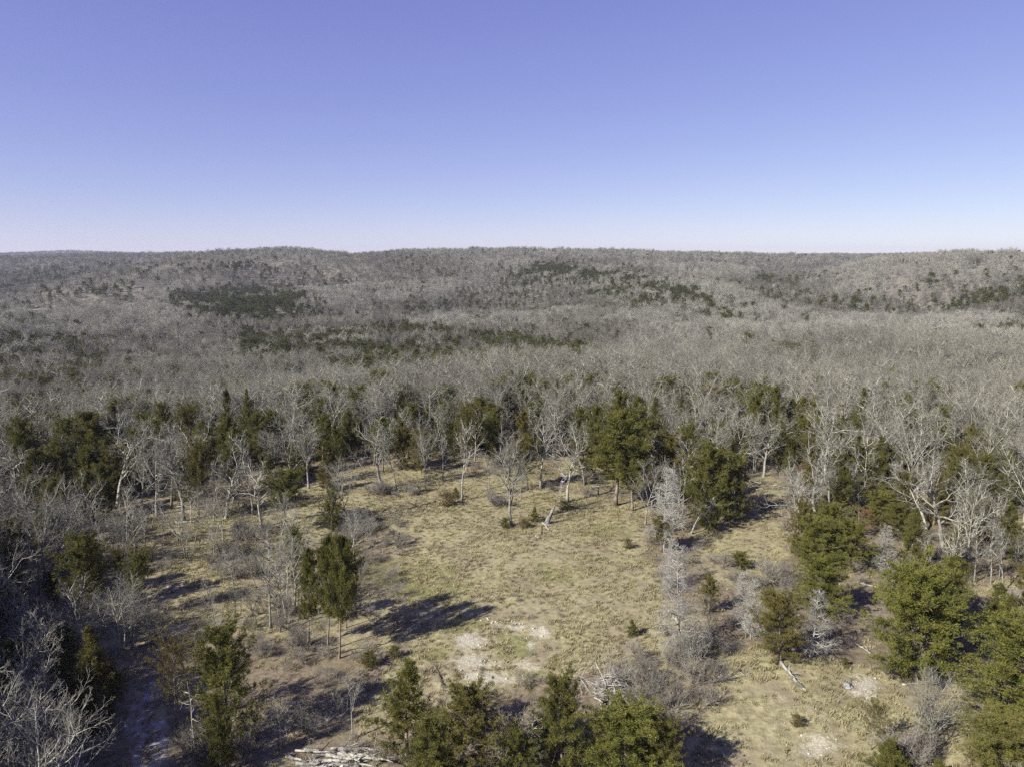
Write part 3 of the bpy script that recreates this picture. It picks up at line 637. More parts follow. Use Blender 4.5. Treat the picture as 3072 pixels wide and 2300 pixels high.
THICK = [(2,180,300,700,740,7,'grey brush under the pale crooked oak'), (2,330,560,650,750,8,'grey brush under the pale crooked oak'), (2,20,380,880,1090,16,'dark grey brush thicket beside the meadow'),
 (1,1540,1780,960,1070,9,'grey brush by the bleached tree'), (4,1350,1700,20,200,9,'tangled brush by the blackened snag'), (2,1500,1720,600,660,9,'brush behind the ladder stand'),
 (2,940,1080,740,800,5,'thin brush behind the lone fan-shaped tree'), (3,560,720,500,620,6,'brush under the thick white-trunked oak'), (3,700,1050,600,760,9,'brush around the white leaning pole'),
 (5,1880,2200,720,1000,12,'grey thicket beside the brush pile'), (5,1980,2212,1000,1350,8,'grey thicket beside the brush pile'), (6,0,300,600,1050,15,'brown thicket below the dead cedars'),
 (6,250,480,20,330,7,'grey brush under the pale dead tree'), (6,520,640,150,240,4,'grey brush under the pale dead tree'), (4,1650,2050,640,800,9,'brush near the cedar clump'), (4,900,1060,480,660,5,'grey brush over the track'), (1,1250,1780,1080,1300,12,'low brown brush on the open grove'), (1,700,1000,900,1000,7,'low grey brush at the near edge of the grove'), (4,1550,2050,300,560,10,'brown brush beside the cedar clump'), (5,930,1560,1180,1430,16,'pinkish brush between the olive cedars'),
 (4,1050,1600,1230,1390,14,'dead weeds at the foot of the big dark cedar'), (5,0,350,520,560,3,'brush in the meadow shade'), (6,1180,1700,1330,1404,7,'pale brush in front of the young cedars'), (6,1900,2200,380,480,4,'pale brush on the sunny slope')]
for (t, x0, x1, y0, y1, n, lab) in THICK:
    for i in range(n):
        x = random.uniform(x0, x1); y = random.uniform(y0, y1); p = ground_at(tp(t, x, y)); h = random.uniform(.9, 2.9)
        NCOUNT['bare shrub'] = NCOUNT.get('bare shrub', 0)+1
        place('bush%d' % (i % 2), 'bare_shrub', 'leafless '+lab, 'bare shrub', p[0], p[1], h, h*random.uniform(.7, 1.7), (random.gauss(0, .15), random.gauss(0, .15)), group=lab)

# ------------------------------------------------------------------ far level-of-detail trees and stuff instancing
LIB = {}
def lib_collection(name, meshes):
    c = bpy.data.collections.new(name)
    for i, me in enumerate(meshes):
        o = bpy.data.objects.new('%s_%d' % (name, i), me); c.objects.link(o)
    LIB[name] = c; return c
def joined(tr, cr, twigm, barkm, name):
    V1, F1 = tr.arrays(); V2, F2 = cr.arrays() if isinstance(cr, Tubes) else (cr[0], [cr[1]])
    byk = {}
    for f in F1: byk.setdefault((f.shape[1], 0), []).append(f)
    for f in F2: byk.setdefault((f.shape[1], 1), []).append(f+len(V1))
    L = [np.concatenate(v) for v in byk.values()]; fm = np.concatenate([np.full(len(a), k[1]) for a, k in zip(L, byk.keys())])
    return mesh(name, np.concatenate([V1, V2]), L, False, [barkm, twigm], fm)
mid = []; far = []
for i, st in enumerate(['slim', 'fan', 'gnarly', 'slim', 'fan', 'gnarly']):
    b = Bare(200+i, STY[st], lod=1); mid.append(joined(b.trunk, b.crown, M['twig'], M['bark'], 'mid_bare'))
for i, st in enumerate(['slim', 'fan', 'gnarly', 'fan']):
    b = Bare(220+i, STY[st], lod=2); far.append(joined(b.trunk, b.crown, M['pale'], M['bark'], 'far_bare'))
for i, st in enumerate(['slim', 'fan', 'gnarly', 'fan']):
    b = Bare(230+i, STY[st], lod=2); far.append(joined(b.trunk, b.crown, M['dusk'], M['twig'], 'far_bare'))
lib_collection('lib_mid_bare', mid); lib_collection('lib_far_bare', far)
midc = []; farc = []
for i, (k, z0) in enumerate([('broad', .1), ('cone', .06), ('tall', .25), ('broad', .15)]):
    tr, sp, r = make_cedar(300+i, k, z0, branches=150, leaves=16, size=.36, rad=.46, lod=1); midc.append(joined(tr, sp.arrays(r), M['cedar'], M['cedarbark'], 'mid_cedar'))
    tr, sp, r = make_cedar(320+i, k, z0, branches=80, leaves=9, size=.62, rad=.55, lod=1); farc.append(joined(tr, sp.arrays(r), M['cedarfar'], M['cedarbark'], 'far_cedar'))
lib_collection('lib_mid_cedar', midc); lib_collection('lib_far_cedar', farc)
lib_collection('lib_bush', [PROTO['bush0']['parts'][1][1], PROTO['bush1']['parts'][1][1]])

def scatter(name, label, cat, lib, P, scl, lean=.06, kind='stuff', idx=None):
    n = len(P); me = bpy.data.meshes.new(name); me.vertices.add(n); me.vertices.foreach_set('co', np.asarray(P, np.float32).ravel())
    a = me.attributes.new('scl', 'FLOAT_VECTOR', 'POINT'); a.data.foreach_set('vector', np.asarray(scl, np.float32).ravel())
    rot = np.stack([rng.normal(0, lean, n), rng.normal(0, lean, n), rng.random(n)*6.283], 1)
    a = me.attributes.new('rot', 'FLOAT_VECTOR', 'POINT'); a.data.foreach_set('vector', rot.astype(np.float32).ravel())
    a = me.attributes.new('idx', 'INT', 'POINT'); a.data.foreach_set('value', (rng.integers(0, 64, n) if idx is None else idx).astype(np.int32))
    o = bpy.data.objects.new(name, me); COL.objects.link(o); o['kind'] = kind; o['label'] = label; o['category'] = cat
    g = bpy.data.node_groups.new(name+'_nodes', 'GeometryNodeTree')
    g.interface.new_socket('Geometry', in_out='INPUT', socket_type='NodeSocketGeometry'); g.interface.new_socket('Geometry', in_out='OUTPUT', socket_type='NodeSocketGeometry')
    N = g.nodes; gi = N.new('NodeGroupInput'); go = N.new('NodeGroupOutput'); ip = N.new('GeometryNodeInstanceOnPoints')
    ci = N.new('GeometryNodeCollectionInfo'); ci.inputs['Collection'].default_value = LIB[lib]; ci.inputs['Separate Children'].default_value = True; ci.inputs['Reset Children'].default_value = True
    def attr(nm, ty): x = N.new('GeometryNodeInputNamedAttribute'); x.data_type = ty; x.inputs['Name'].default_value = nm; return x.outputs['Attribute']
    L = g.links; L.new(gi.outputs[0], ip.inputs['Points']); L.new(ci.outputs[0], ip.inputs['Instance']); ip.inputs['Pick Instance'].default_value = True
    L.new(attr('idx', 'INT'), ip.inputs['Instance Index']); L.new(attr('rot', 'FLOAT_VECTOR'), ip.inputs['Rotation']); L.new(attr('scl', 'FLOAT_VECTOR'), ip.inputs['Scale']); L.new(ip.outputs[0], go.inputs[0])
    md = o.modifiers.new('scatter', 'NODES'); md.node_group = g
    return o

# ------------------------------------------------------------------ woodland fill
CEDAR_ZONES = [  # polygons in the 2212 px picture and the share of cedars there
 ([(0,830),(260,850),(520,830),(760,880),(760,1020),(420,1080),(0,1100)], .60),
 ([(760,850),(1250,830),(1560,850),(1560,1010),(760,1010)], .44),
 ([(1560,860),(2212,850),(2212,1050),(1560,1050)], .48),
 ([(1400,1000),(1980,1050),(2000,1260),(1700,1280),(1500,1200)], .38),
 ([(360,630),(560,615),(700,640),(680,690),(420,690),(380,660)], .88),
 ([(500,720),(640,715),(900,700),(1100,720),(1280,750),(1280,805),(1050,800),(640,800),(500,760)], .75),
 ([(0,720),(250,730),(260,800),(0,860)], .5), ([(0,640),(90,650),(90,690),(0,700)], .45),
 ([(380,575),(480,564),(560,563),(550,578),(420,588)], .85), ([(40,580),(330,576),(260,640),(0,640),(0,590)], .42), ([(200,560),(340,575),(330,590),(220,580)], .5),
 ([(560,600),(760,590),(740,615),(560,640)], .2),
 ([(1080,575),(1190,563),(1240,570),(1400,590),(1390,604),(1240,596),(1100,600)], .88),
 ([(1230,600),(1440,600),(1590,650),(1590,695),(1480,690),(1300,650)], .55), ([(1100,600),(1240,600),(1300,680),(1150,700),(880,680),(880,650)], .22),
 ([(2060,635),(2212,618),(2212,660),(2080,668)], .55), ([(2130,700),(2212,695),(2212,716),(2130,718)], .6), ([(1630,735),(1700,725),(1730,770),(1640,765)], .5),
 ([(1640,600),(1750,600),(1760,640),(1650,650)], .25)]
def cedar_share(px, py):
    c = np.full(np.shape(px), .045)
    for P, s in CEDAR_ZONES: c = np.where(in_poly(px, py, P), s, c)
    return c
def jitter_grid(r0, r1, sp, amax=math.radians(44)):
    X = np.arange(-r1*math.sin(amax), r1*math.sin(amax), sp); Y = np.arange(r0*math.cos(amax), r1, sp)
    x, y = np.meshgrid(X, Y); x = (x+rng.uniform(-.45, .45, x.shape)*sp).ravel(); y = (y+rng.uniform(-.45, .45, y.shape)*sp).ravel()
    r = np.hypot(x, y); a = np.arctan2(x, y); k = (r >= r0) & (r < r1) & (np.abs(a) < amax); return x[k], y[k]
# near band: every tree is a thing while the count allows, the rest joins the woodland
x, y = jitter_grid(40, 205, 3.2, math.radians(46)); z = height(x, y); px, py = project(x, y, z)
tx, ty = project(x, y, z+6)
keep = ~is_open(px, py); T = np.array(TREES)
d2 = np.min(np.hypot(x[:, None]-T[None, :, 0], y[:, None]-T[None, :, 1])-T[None, :, 2], axis=1); keep &= d2 > .4
dens = np.where(py > 1150, np.where(px < 640, .88, np.where(px > 1960, .80, .10)), np.where(px > 1500, .72, np.where(py > 1000, .45, .80)))
dens = np.where((py > 1380) & (px > 760) & (px < 2150), .0, dens)
dens = np.where((py > 1240) & (px > 1250) & (px < 2000), .0, dens)
dens = np.where((py > 1420) & (px > 230) & (px < 780), .10, dens)
dens = np.where((py > 1240) & (px > 310) & (px < 560), dens*(py > 1520)*.3, dens)
dens = np.where((py > 1400) & (px > 255) & (px < 390), .0, dens)
keep &= rng.random(len(x)) < dens
x, y, z, px, py, tx, ty = [a[keep] for a in (x, y, z, px, py, tx, ty)]
isc = rng.random(len(x)) < (.45+1.1*vnoise(x/16, y/16, 93))*np.where(py > 1150, np.where(px < 700, .34, np.where(px > 1500, .38, .10)), cedar_share(tx, ty)); order = np.argsort(np.hypot(x, y))
slots = {'b': 300-NCOUNT.get('bare tree', 0), 'c': 300-NCOUNT.get('cedar', 0)}
def zone(x, y):
    if y < 84 and x < -15: return 'the shaded woods around the gravel track'
    if x < -14: return 'the woods beyond the cut stump'
    if x < 26: return 'the woods behind the ladder stand'
    return 'the pale woods behind the scrub cedars'
LAND = [(p, ground_at(tp(*b))[:2]) for b, p in [((2,265,690),'the pale crooked oak'), ((2,548,655),'the white-trunked forked tree'), ((2,783,755),'the tall straight tree by the reddish bush'), ((2,1103,920),'the lone fan-shaped tree'), ((2,1462,768),'the ladder stand oak'),
 ((2,1780,790),'the tall olive cedar'), ((2,2090,1090),'the grey dead cedar'), ((1,1297,870),'the cedar on a long bare trunk'), ((1,1850,960),'the dome-shaped cedar'), ((1,1020,850),'the thick-trunked crooked oak'), ((1,160,760),'the shaded cedar stand'), ((1,610,970),'the dark twisted oak'),
 ((4,520,230),'the white dead oak'), ((4,1525,430),'the blackened snag'), ((4,1500,1250),'the big track-side cedar'), ((4,210,1340),'the pale upswept tree by the track'), ((1,290,1300),'the tall pale forked tree'), ((3,150,945),'the large shadow-casting cedar'), ((3,668,500),'the thick white-trunked oak'), ((3,755,1025),'the bleached dead tree'),
 ((3,1340,580),'the broadest pale crown'), ((3,1100,1190),'the yellow-green scrub cedars'), ((3,1725,1320),'the double pale trunk'), ((6,1995,212),'the leaning white pole'), ((3,2160,820),'the oak with long low limbs'), ((3,1970,320),'the highest pale crown on the slope'), ((1,1480,500),'the spire-shaped cedars'), ((6,1560,840),'the big spreading cedar')]]
def near(x, y): return min(LAND, key=lambda l: (l[1][0]-x)**2+(l[1][1]-y)**2)[0]
LOOK = {'slim': 'slender', 'fan': 'upswept', 'gnar': 'crooked', 'broa': 'bushy', 'cone': 'pointed', 'tall': 'bare-stemmed'}
rest = {'b': [], 'c': []}
for _ in range(260):
    a_ = -math.radians(rng.uniform(40, 62)); r_ = rng.uniform(45, 130); x_, y_ = r_*math.sin(a_), r_*math.cos(a_)
    if project(x_, y_, 0)[0] < -25: rest['c' if rng.random() < .55 else 'b'].append((x_, y_, gh(x_, y_), rng.uniform(9, 14)))
for i in order:
    k = 'c' if isc[i] else 'b'
    inframe = -60 < px[i] < 2272 and py[i] < 1720
    h = rng.uniform(5, 11) if k == 'c' else rng.uniform(8.5, 14)
    if k == 'b' and py[i] > 1150: h = rng.uniform(5, 11)
    if k == 'c' and py[i] > 1150: h = rng.uniform(3, 8.5)
    if slots[k] > 0 and inframe:
        slots[k] -= 1; zz = zone(x[i], y[i])
        if k == 'b':
            key = str(rng.choice(['slim0', 'slim1', 'slim2', 'fan0', 'fan1', 'fan2', 'gnarly0', 'gnarly1', 'gnarly2', 'gnarly3'] if py[i] < 1180 else ['slim0', 'slim1', 'slim2', 'fan0', 'fan1', 'fan2']))
            if px[i] > 1450 and rng.random() < .07:
                place('oakleaf0', 'leafy_oak_sapling', 'oak sapling holding rust brown leaves in woods near '+near(x[i], y[i]), 'oak sapling', x[i], y[i], rng.uniform(3, 6), None, (0, 0), 'rust-leaved oaks near '+near(x[i], y[i])); continue
            place(key, B, '%s %s leafless tree in woods near %s' % ('tall' if h > 11 else 'short' if h < 8 else 'middling', LOOK[key[:-1][:4]], near(x[i], y[i])), 'bare tree', x[i], y[i], h, None, (rng.normal(0, .07), rng.normal(0, .05)), 'leafless trees near '+near(x[i], y[i]))
        else:
            key = str(rng.choice(['broad0', 'broad1', 'broad2', 'cone0', 'cone1', 'tall0', 'tall1'])); place(key, K, '%s %s green cedar in woods near %s' % ('tall' if h > 9 else 'short' if h < 6.5 else 'middling', LOOK[key[:-1][:4]], near(x[i], y[i])), 'cedar', x[i], y[i], h, PROTO[key]['w']*h/PROTO[key]['h']*rng.uniform(.62, 1.0), (rng.normal(0, .03), 0), 'cedars near '+near(x[i], y[i]))
    else: rest[k].append((x[i], y[i], z[i], h))

def vis_cull(x, y, z, th, margin):
    """drop trees lying well below the sight line over nearer ground"""
    az = np.arctan2(x, y); r = np.hypot(x, y); el = (z+th-CAM_H)/r; b = ((az+math.pi/4)/(math.pi/2)*360).astype(int); o = np.argsort(r); keep = np.ones(len(x), bool); mx = np.full(400, -9.)
    for i in o:
        k = b[i]
        if (z[i]+th-CAM_H+margin)/r[i] < mx[k]: keep[i] = False
        e = (z[i]+th*.55-CAM_H)/r[i]
        if e > mx[k]: mx[k] = e
    return keep
def tpi0(X, Y, d=130.0): return height(X, Y)-sum(height(X+d*math.cos(k), Y+d*math.sin(k)) for k in np.arange(4)*math.pi/2)/4
bm, bf, cm_, cf = [], [], [], []
for (r0, r1, sp) in ((205, 420, 4.4), (420, 900, 5.6), (900, 1900, 7.5), (1900, 3900, 13), (3900, 5600, 26)):
    x, y = jitter_grid(r0, r1, sp); z = height(x, y); k = vis_cull(x, y, z, 11, 7 if r0 < 900 else 14); x, y, z = x[k], y[k], z[k]
    px, py = project(x, y, z+7); c = rng.random(len(x)) < (.35+1.3*vnoise(x/38, y/38, 97))*(cedar_share(px+rng.normal(0, 22, len(x)), py+rng.normal(0, 5, len(x)))+.17*(r0 > 300)*(r0 < 1900)/(1+np.exp((tpi0(x, y)+2.0)*1.0)))
    clear = (np.abs(px-1640) < 45) & (np.abs(project(x, y, z+2)[1]-771) < 9)
    gapn = vnoise(x/35, y/35, 77)
    keep = ~clear & (rng.random(len(x)) < np.where(gapn < .3, .40, .97)); x, y, z, c = x[keep], y[keep], z[keep], c[keep]
    n = len(x); h = np.where(c, rng.uniform(6.5, 11, n), rng.uniform(8, 13, n)*(.75+.5*vnoise(x/28, y/28, 88))); 
    if r0 >= 1900: h = h*1.1
    for lst, m in (((bm if r0 < 420 else bf), ~c), ((cm_ if r0 < 420 else cf), c)):
        w = h[m]*rng.uniform(.85, 1.25, m.sum())*(1 if r0 < 900 else 1.15 if r0 < 1900 else 1.5 if r0 < 3900 else 2.4); lst.append(np.stack([x[m], y[m], z[m], h[m], w], 1))
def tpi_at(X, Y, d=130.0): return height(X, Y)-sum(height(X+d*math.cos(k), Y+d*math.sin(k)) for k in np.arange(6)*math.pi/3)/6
def stuff(name, label, cat, lib, L, nom, extra=None):
    A = np.concatenate(L)
    if extra: A = np.concatenate([A, np.array([(a, b, c, h, h) for a, b, c, h in extra])])
    idx = None
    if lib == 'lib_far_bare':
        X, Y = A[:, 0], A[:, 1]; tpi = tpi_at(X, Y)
        pd = 1/(1+np.exp((tpi+.4)*1.2)); rr_ = np.hypot(X, Y); pd = pd + .5*sstep(1080, 1450, rr_) + .25*sstep(800, 1000, rr_)*(X < -.12*Y)  # hollows dusky, crests pale: relief shading put into twig colour; far ridges duskier too
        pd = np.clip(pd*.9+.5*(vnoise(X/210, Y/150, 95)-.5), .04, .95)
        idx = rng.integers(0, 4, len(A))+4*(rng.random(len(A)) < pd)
    print(name, len(A)); scatter(name, label, cat, lib, A[:, :3], np.stack([A[:, 4]/nom, A[:, 4]/nom, A[:, 3]/nom], 1), idx=idx)
stuff('bare_woodland', 'leafless grey woodland filling the valley beyond the meadow', 'woodland', 'lib_mid_bare', bm, 11.5, rest['b'])
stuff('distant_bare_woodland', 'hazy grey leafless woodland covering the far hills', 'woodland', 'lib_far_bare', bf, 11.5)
stuff('cedar_woodland', 'dark green cedars massed through the valley woods', 'woodland', 'lib_mid_cedar', cm_, 9.0, rest['c'])
stuff('distant_cedar_woodland', 'dark cedar patches on the far hillsides', 'woodland', 'lib_far_cedar', cf, 9.0)

# undergrowth in the woods, dry grass in the open
x, y = jitter_grid(42, 215, 2.3); z = height(x, y); px, py = project(x, y, z); op = is_open(px, py); k = rng.random(len(x)) < np.where(op, .55*sstep(.5, .75, vnoise(x/6, y/6, 98)), .55); x, y, z, op = x[k], y[k], z[k], op[k]
h = np.where(op, rng.uniform(.25, .6, len(x)), rng.uniform(.6, 1.9, len(x))); scatter('undergrowth', 'leafless grey brown undergrowth on the woodland floor and in meadow patches', 'undergrowth', 'lib_bush', np.stack([x, y, z-.05], 1), np.stack([h/2.6*1.3, h/2.6*1.3, h/2.6], 1))
def tuft(seed, n, h):
    r = np.random.default_rng(seed); V = []
    for i in range(n):
        a = r.random()*6.283; o = r.normal(0, .16, 2); l = h*r.uniform(.5, 1.1); t = r.uniform(.2, .9); w = .03*r.uniform(.7, 1.4)
        d = np.array([math.cos(a)*math.sin(t), math.sin(a)*math.sin(t), math.cos(t)])*l; s = np.array([-math.sin(a), math.cos(a), 0])*w; p = np.array([o[0], o[1], -.03])
        V += [p-s, p+s, p+d]
    return mesh('tuft', np.array(V), [np.arange(len(V)).reshape(-1, 3)], False, [M['grass']])
lib_collection('lib_tuft', [tuft(i, 46, .40) for i in range(4)])
x, y = jitter_grid(44, 150, .55); z = height(x, y); px, py = project(x, y, z); gv = ell(px, py, GRAVEL); pn = vnoise(x/2.2, y/2.2, 51)*.6+vnoise(x/7, y/7, 52)*.4
op = is_open(px, py); k = (rng.random(len(x)) < np.where(op, .32+.62*sstep(.3, .65, pn), .16)) & (rng.random(len(x)) > gv*1.15); x, y, z = x[k], y[k], z[k]
s = rng.uniform(.45, 1.15, len(x)); scatter('dry_grass', 'tufts of tan winter grass covering the meadow', 'grass', 'lib_tuft', np.stack([x, y, z], 1), np.stack([s*1.15, s*1.15, s*rng.uniform(.6, 1.1, len(x))], 1), .15)

# ------------------------------------------------------------------ the gravel track
def track():
    L = [(1000,850),(975,900),(955,960),(945,1050),(938,1130),(955,1210),(965,1300),(975,1404),(985,1480)]; C = [ground_at(tp(4, *p))[:2] for p in L]
    P = []
    for a, b in zip(C[:-1], C[1:]):
        for k in range(8): P.append(a+(b-a)*k/8)
    P = np.array(P); T = np.gradient(P, axis=0); Nn = np.stack([-T[:, 1], T[:, 0]], 1); Nn /= np.linalg.norm(Nn, axis=1, keepdims=True)
    w = np.linspace(-1.35, 1.35, 15); ed = 1+.25*(vnoise(np.arange(len(P))/3, np.zeros(len(P)), 61)-.5)
    X = P[:, None]+Nn[:, None]*(w[None]*ed[:, None])[..., None]; z = height(X[..., 0].ravel(), X[..., 1].ravel()).reshape(X.shape[:2])
    z = z + .05-.03*np.exp(-((np.abs(w)-.75)/.22)**2)[None] - .06*(np.abs(w) > 1.3)[None]
    V = np.concatenate([X, z[..., None]], -1).reshape(-1, 3); n, m = X.shape[:2]; i = np.arange(n*m).reshape(n, m)
    F = np.stack([i[:-1, :-1], i[:-1, 1:], i[1:, 1:], i[1:, :-1]], -1).reshape(-1, 4)
    t = NT('track_gravel'); pos = t.n('NewGeometry').outputs['Position']; a = t.noise(7, 4, .7, vec=pos); b = t.noise(.8, 4, .7, vec=pos)
    t.col(t.mix(t.ramp(b, .42, .62), t.mix(t.ramp(a, .35, .65), (.20,.19,.17), (.40,.385,.35)), (.20,.165,.11))); t.bump(a, .6, .05)
    me = mesh('track', V, [F], True, [t.m]); o = bpy.data.objects.new('track', me); COL.objects.link(o); o['kind'] = 'structure'
track()

# ------------------------------------------------------------------ ladder stand on the oak
def plain(name, c, rough=.6):
    t = NT(name); n = t.noise(6, 4, .7); t.col(t.mix(t.ramp(n, .35, .7), c, tuple(v*.72 for v in c))); t.b.inputs['Roughness'].default_value = rough; return t.m
def thing(name, label, cat, loc, group=None):
    e = bpy.data.objects.new(name, None); e.empty_display_size = .5; COL.objects.link(e); e.location = loc; e['label'] = label; e['category'] = cat
    if group: e['group'] = group
    return e
def part(name, me, parent):
    o = bpy.data.objects.new(name, me); COL.objects.link(o); o.parent = parent; return o
def bar(name, pts, r, m, parent, sides=6):
    t = Tubes(); t.add([np.array(p, float) for p in pts], [r]*len(pts), sides); return part(name, t.build(name, [m]), parent)
def box_mesh(name, sx, sy, sz, m, bev=0.01):
    V = [];
    for z in (-sz/2, sz/2):
        k = 0 if z < 0 else bev
        V += [(-sx/2+k, -sy/2+k, z), (sx/2-k, -sy/2+k, z), (sx/2-k, sy/2-k, z), (-sx/2+k, sy/2-k, z)]
    return mesh(name, np.array(V), [np.array([(3,2,1,0),(4,5,6,7),(0,1,5,4),(1,2,6,5),(2,3,7,6),(3,0,4,7)])], False, [m])
def ladder_stand():
    g = ground_at(tp(2, 1408, 775)); tr = ground_at(tp(2, 1462, 768)); met = plain('pale_painted_metal', (.35,.34,.39)); cush = plain('seat_mesh', (.20,.19,.23))
    e = thing('ladder_stand', 'pale metal ladder tree stand with seat strapped against the gnarled oak', 'tree stand', tuple(g))
    d = unit(np.array([tr[0]-g[0], tr[1]-g[1], 0])); s = np.array([-d[1], d[0], 0]); up = np.array([0, 0, 1.]); Lh = np.hypot(tr[0]-g[0], tr[1]-g[1]); H = 3.5
    far = d*(Lh-.95)
    for k in (-1, 1): bar('ladder_rail', [s*.23*k-up*.1, s*.23*k+far*.6+up*H*.6, s*.23*k+far+up*H], .026, met, e)
    n = 11
    for i in range(1, n): f = i/n; bar('rung', [far*f+up*H*f-s*.23, far*f+up*H*f+s*.23], .016, met, e, 5)
    pl = part('foot_platform', box_mesh('foot_platform', .5, .62, .03, met), e); pl.location = tuple(far+up*(H+.02)+d*.2); pl.rotation_euler = (0, 0, math.atan2(d[1], d[0]))
    st = part('seat', box_mesh('seat', .36, .6, .06, cush), e); st.location = tuple(far+d*.62+up*(H+.48)); st.rotation_euler = pl.rotation_euler
    bk = part('backrest', box_mesh('backrest', .04, .55, .35, cush), e); bk.location = tuple(far+d*.80+up*(H+.78)); bk.rotation_euler = pl.rotation_euler
    for k in (-1, 1):
        bar('side_frame', [far+s*.36*k+up*H+d*.1, far+s*.36*k+up*(H+.45)+d*.45, far+s*.36*k+up*(H+.48)+d*.95], .024, met, e)
        bar('arm_rail', [far+s*.38*k+up*(H+.8)+d*.85, far+s*.38*k+up*(H+.9)+d*.1], .02, met, e)
        bar('brace', [far*.55+s*.2*k+up*H*.55, d*(Lh-.2)+up*H*.62+s*.05*k], .018, met, e)
    bar('shooting_rail', [far+s*.38+up*(H+.9)+d*.1, far-s*.38+up*(H+.9)+d*.1], .024, met, e)
    bar('strap', [d*(Lh-.3)+s*.3+up*(H+.45), d*Lh+up*(H+.45)+s*.36, d*(Lh+.3)+up*(H+.45)], .025, cush, e)
ladder_stand()

# ------------------------------------------------------------------ logs, stumps, branches
def log(t, a, b, r, m, name, label, cat, stubs=3, group=None, lift=.6, seed=None):
    R = random.Random(seed if seed is not None else int(a[0]*7+a[1])); A = ground_at(tp(t, *a)); Bp = ground_at(tp(t, *b)); n = 7; tb = Tubes(); P = []
    L = np.linalg.norm(Bp-A)
    for i in range(n+1):
        f = i/n; p = A+(Bp-A)*f+np.array([R.gauss(0, .02*L), R.gauss(0, .02*L), 0]); p[2] = gh(p[0], p[1])+r*lift+R.uniform(0, .05); P.append(p)
    O = P[0].copy(); O[2] = gh(O[0], O[1]); P = [p-O for p in P]
    tb.add(P, [r*(1.1-.55*i/n)*R.uniform(.93, 1.07) for i in range(n+1)], 7)
    o = bpy.data.objects.new(name, tb.build(name, [m])); COL.objects.link(o); o.location = tuple(O); o['label'] = label; o['category'] = cat
    if group: o['group'] = group
    for k in range(stubs):
        f = R.uniform(.3, .97)*n; i = min(int(f), n-1); p = P[i]+(P[i+1]-P[i])*(f-i); d = unit((Bp-A)/max(L, .1)*.6+np.array([R.gauss(0, .7), R.gauss(0, .7), R.uniform(.1, .7)])); l = R.uniform(.15, .4)*L+.2
        t2 = Tubes(); q1 = p+d*l*.5+np.array([0, 0, R.uniform(-.05, .1)]); q2 = p+d*l; t2.add([p, q1, q2], [r*.45, r*.3, r*.1], 5)
        for h in range(3):
            dd = unit(d+np.array([R.gauss(0, .6), R.gauss(0, .6), R.gauss(0, .4)])); t2.add([q1, q1+dd*l*.25, q1+dd*l*.5], [r*.2, r*.13, r*.05], 4)
        part('branch', t2.build('branch', [m]), o)
    return o
lw, dw, kw = M['logwood'], M['dead'], M['darkwood']
log(6, (620,715), (792,912), .17, dw, 'fallen_log', 'long grey fallen trunk lying on dry grass below the dense cedar', 'log', 4)
log(6, (1105,598), (1215,668), .07, lw, 'fallen_branch', 'short white fallen branch beside the big spreading cedar', 'branch', 2)
log(6, (1425,872), (1555,868), .08, lw, 'fallen_branch', 'pale branch lying below the big spreading cedar', 'branch', 1)
log(6, (1275,245), (1140,215), .09, lw, 'fallen_branch', 'white forked branch lying in the deep cedar shadow', 'branch', 3)
log(6, (355,790), (430,822), .06, lw, 'fallen_branch', 'white broken branch in the brown thicket', 'branch', 2)
log(2, (1625,668), (1725,674), .10, lw, 'fallen_log', 'pale log by the trunk of the tall olive cedar', 'log', 1)
log(2, (1650,682), (1745,664), .08, lw, 'fallen_log', 'thin pale log crossing behind the tall olive cedar', 'log', 1)
log(1, (1140,905), (1312,892), .13, lw, 'fallen_log', 'long pale log lying under the leaning oaks', 'log', 2)
log(1, (1145,798), (1278,800), .10, lw, 'fallen_log', 'thin pale log behind the long one in the grove', 'log', 2)
log(1, (790,835), (930,825), .10, lw, 'fallen_log', 'pale log near the thick-trunked crooked oak', 'log', 2)
log(4, (1905,165), (1600,140), .09, lw, 'fallen_branch', 'long white fallen branch near the blackened snag', 'branch', 6)
log(4, (1905,215), (1690,180), .07, lw, 'fallen_branch', 'white fallen branch with many twigs beside the longer one', 'branch', 6)
log(5, (662,882), (618,765), .09, kw, 'fallen_branch', 'dark stub leaning up from a broken limb at the stony ground', 'branch', 1)
log(5, (640,880), (752,892), .09, kw, 'fallen_branch', 'dark limb lying level across the stony ground', 'branch', 2)
log(5, (728,890), (785,985), .09, dw, 'fallen_branch', 'grey limb reaching down to the ragged cedar', 'branch', 1)
log(5, (0,665), (250,610), .06, kw, 'fallen_branch', 'thin dark branch lying in the meadow shade', 'branch', 4)
log(3, (745,968), (652,938), .08, lw, 'fallen_log', 'white broken log at the foot of the bleached dead tree', 'log', 2)
log(2, (610,765), (425,812), .10, kw, 'fallen_branch', 'blackened fallen branch on the sunny meadow', 'branch', 8)
log(2, (1120,790), (1165,798), .07, kw, 'fallen_branch', 'short dark branch behind the lone fan-shaped tree', 'branch', 2)
log(2, (1300,903), (1346,952), .16, lw, 'fallen_log', 'slab of broken pale wood fallen from the split stump', 'log', 0)
log(2, (1345,925), (1300,905), .12, dw, 'fallen_log', 'grey splinter lying against the split stump', 'log', 1)
log(4, (1660,1080), (1500,1110), .05, lw, 'fallen_branch', 'white twiggy branch at the edge of the big dark cedar', 'branch', 3)
log(4, (60,1260), (240,1330), .07, dw, 'fallen_branch', 'grey branch on the shaded litter under the pale upswept tree', 'branch', 4)
R = random.Random(5)
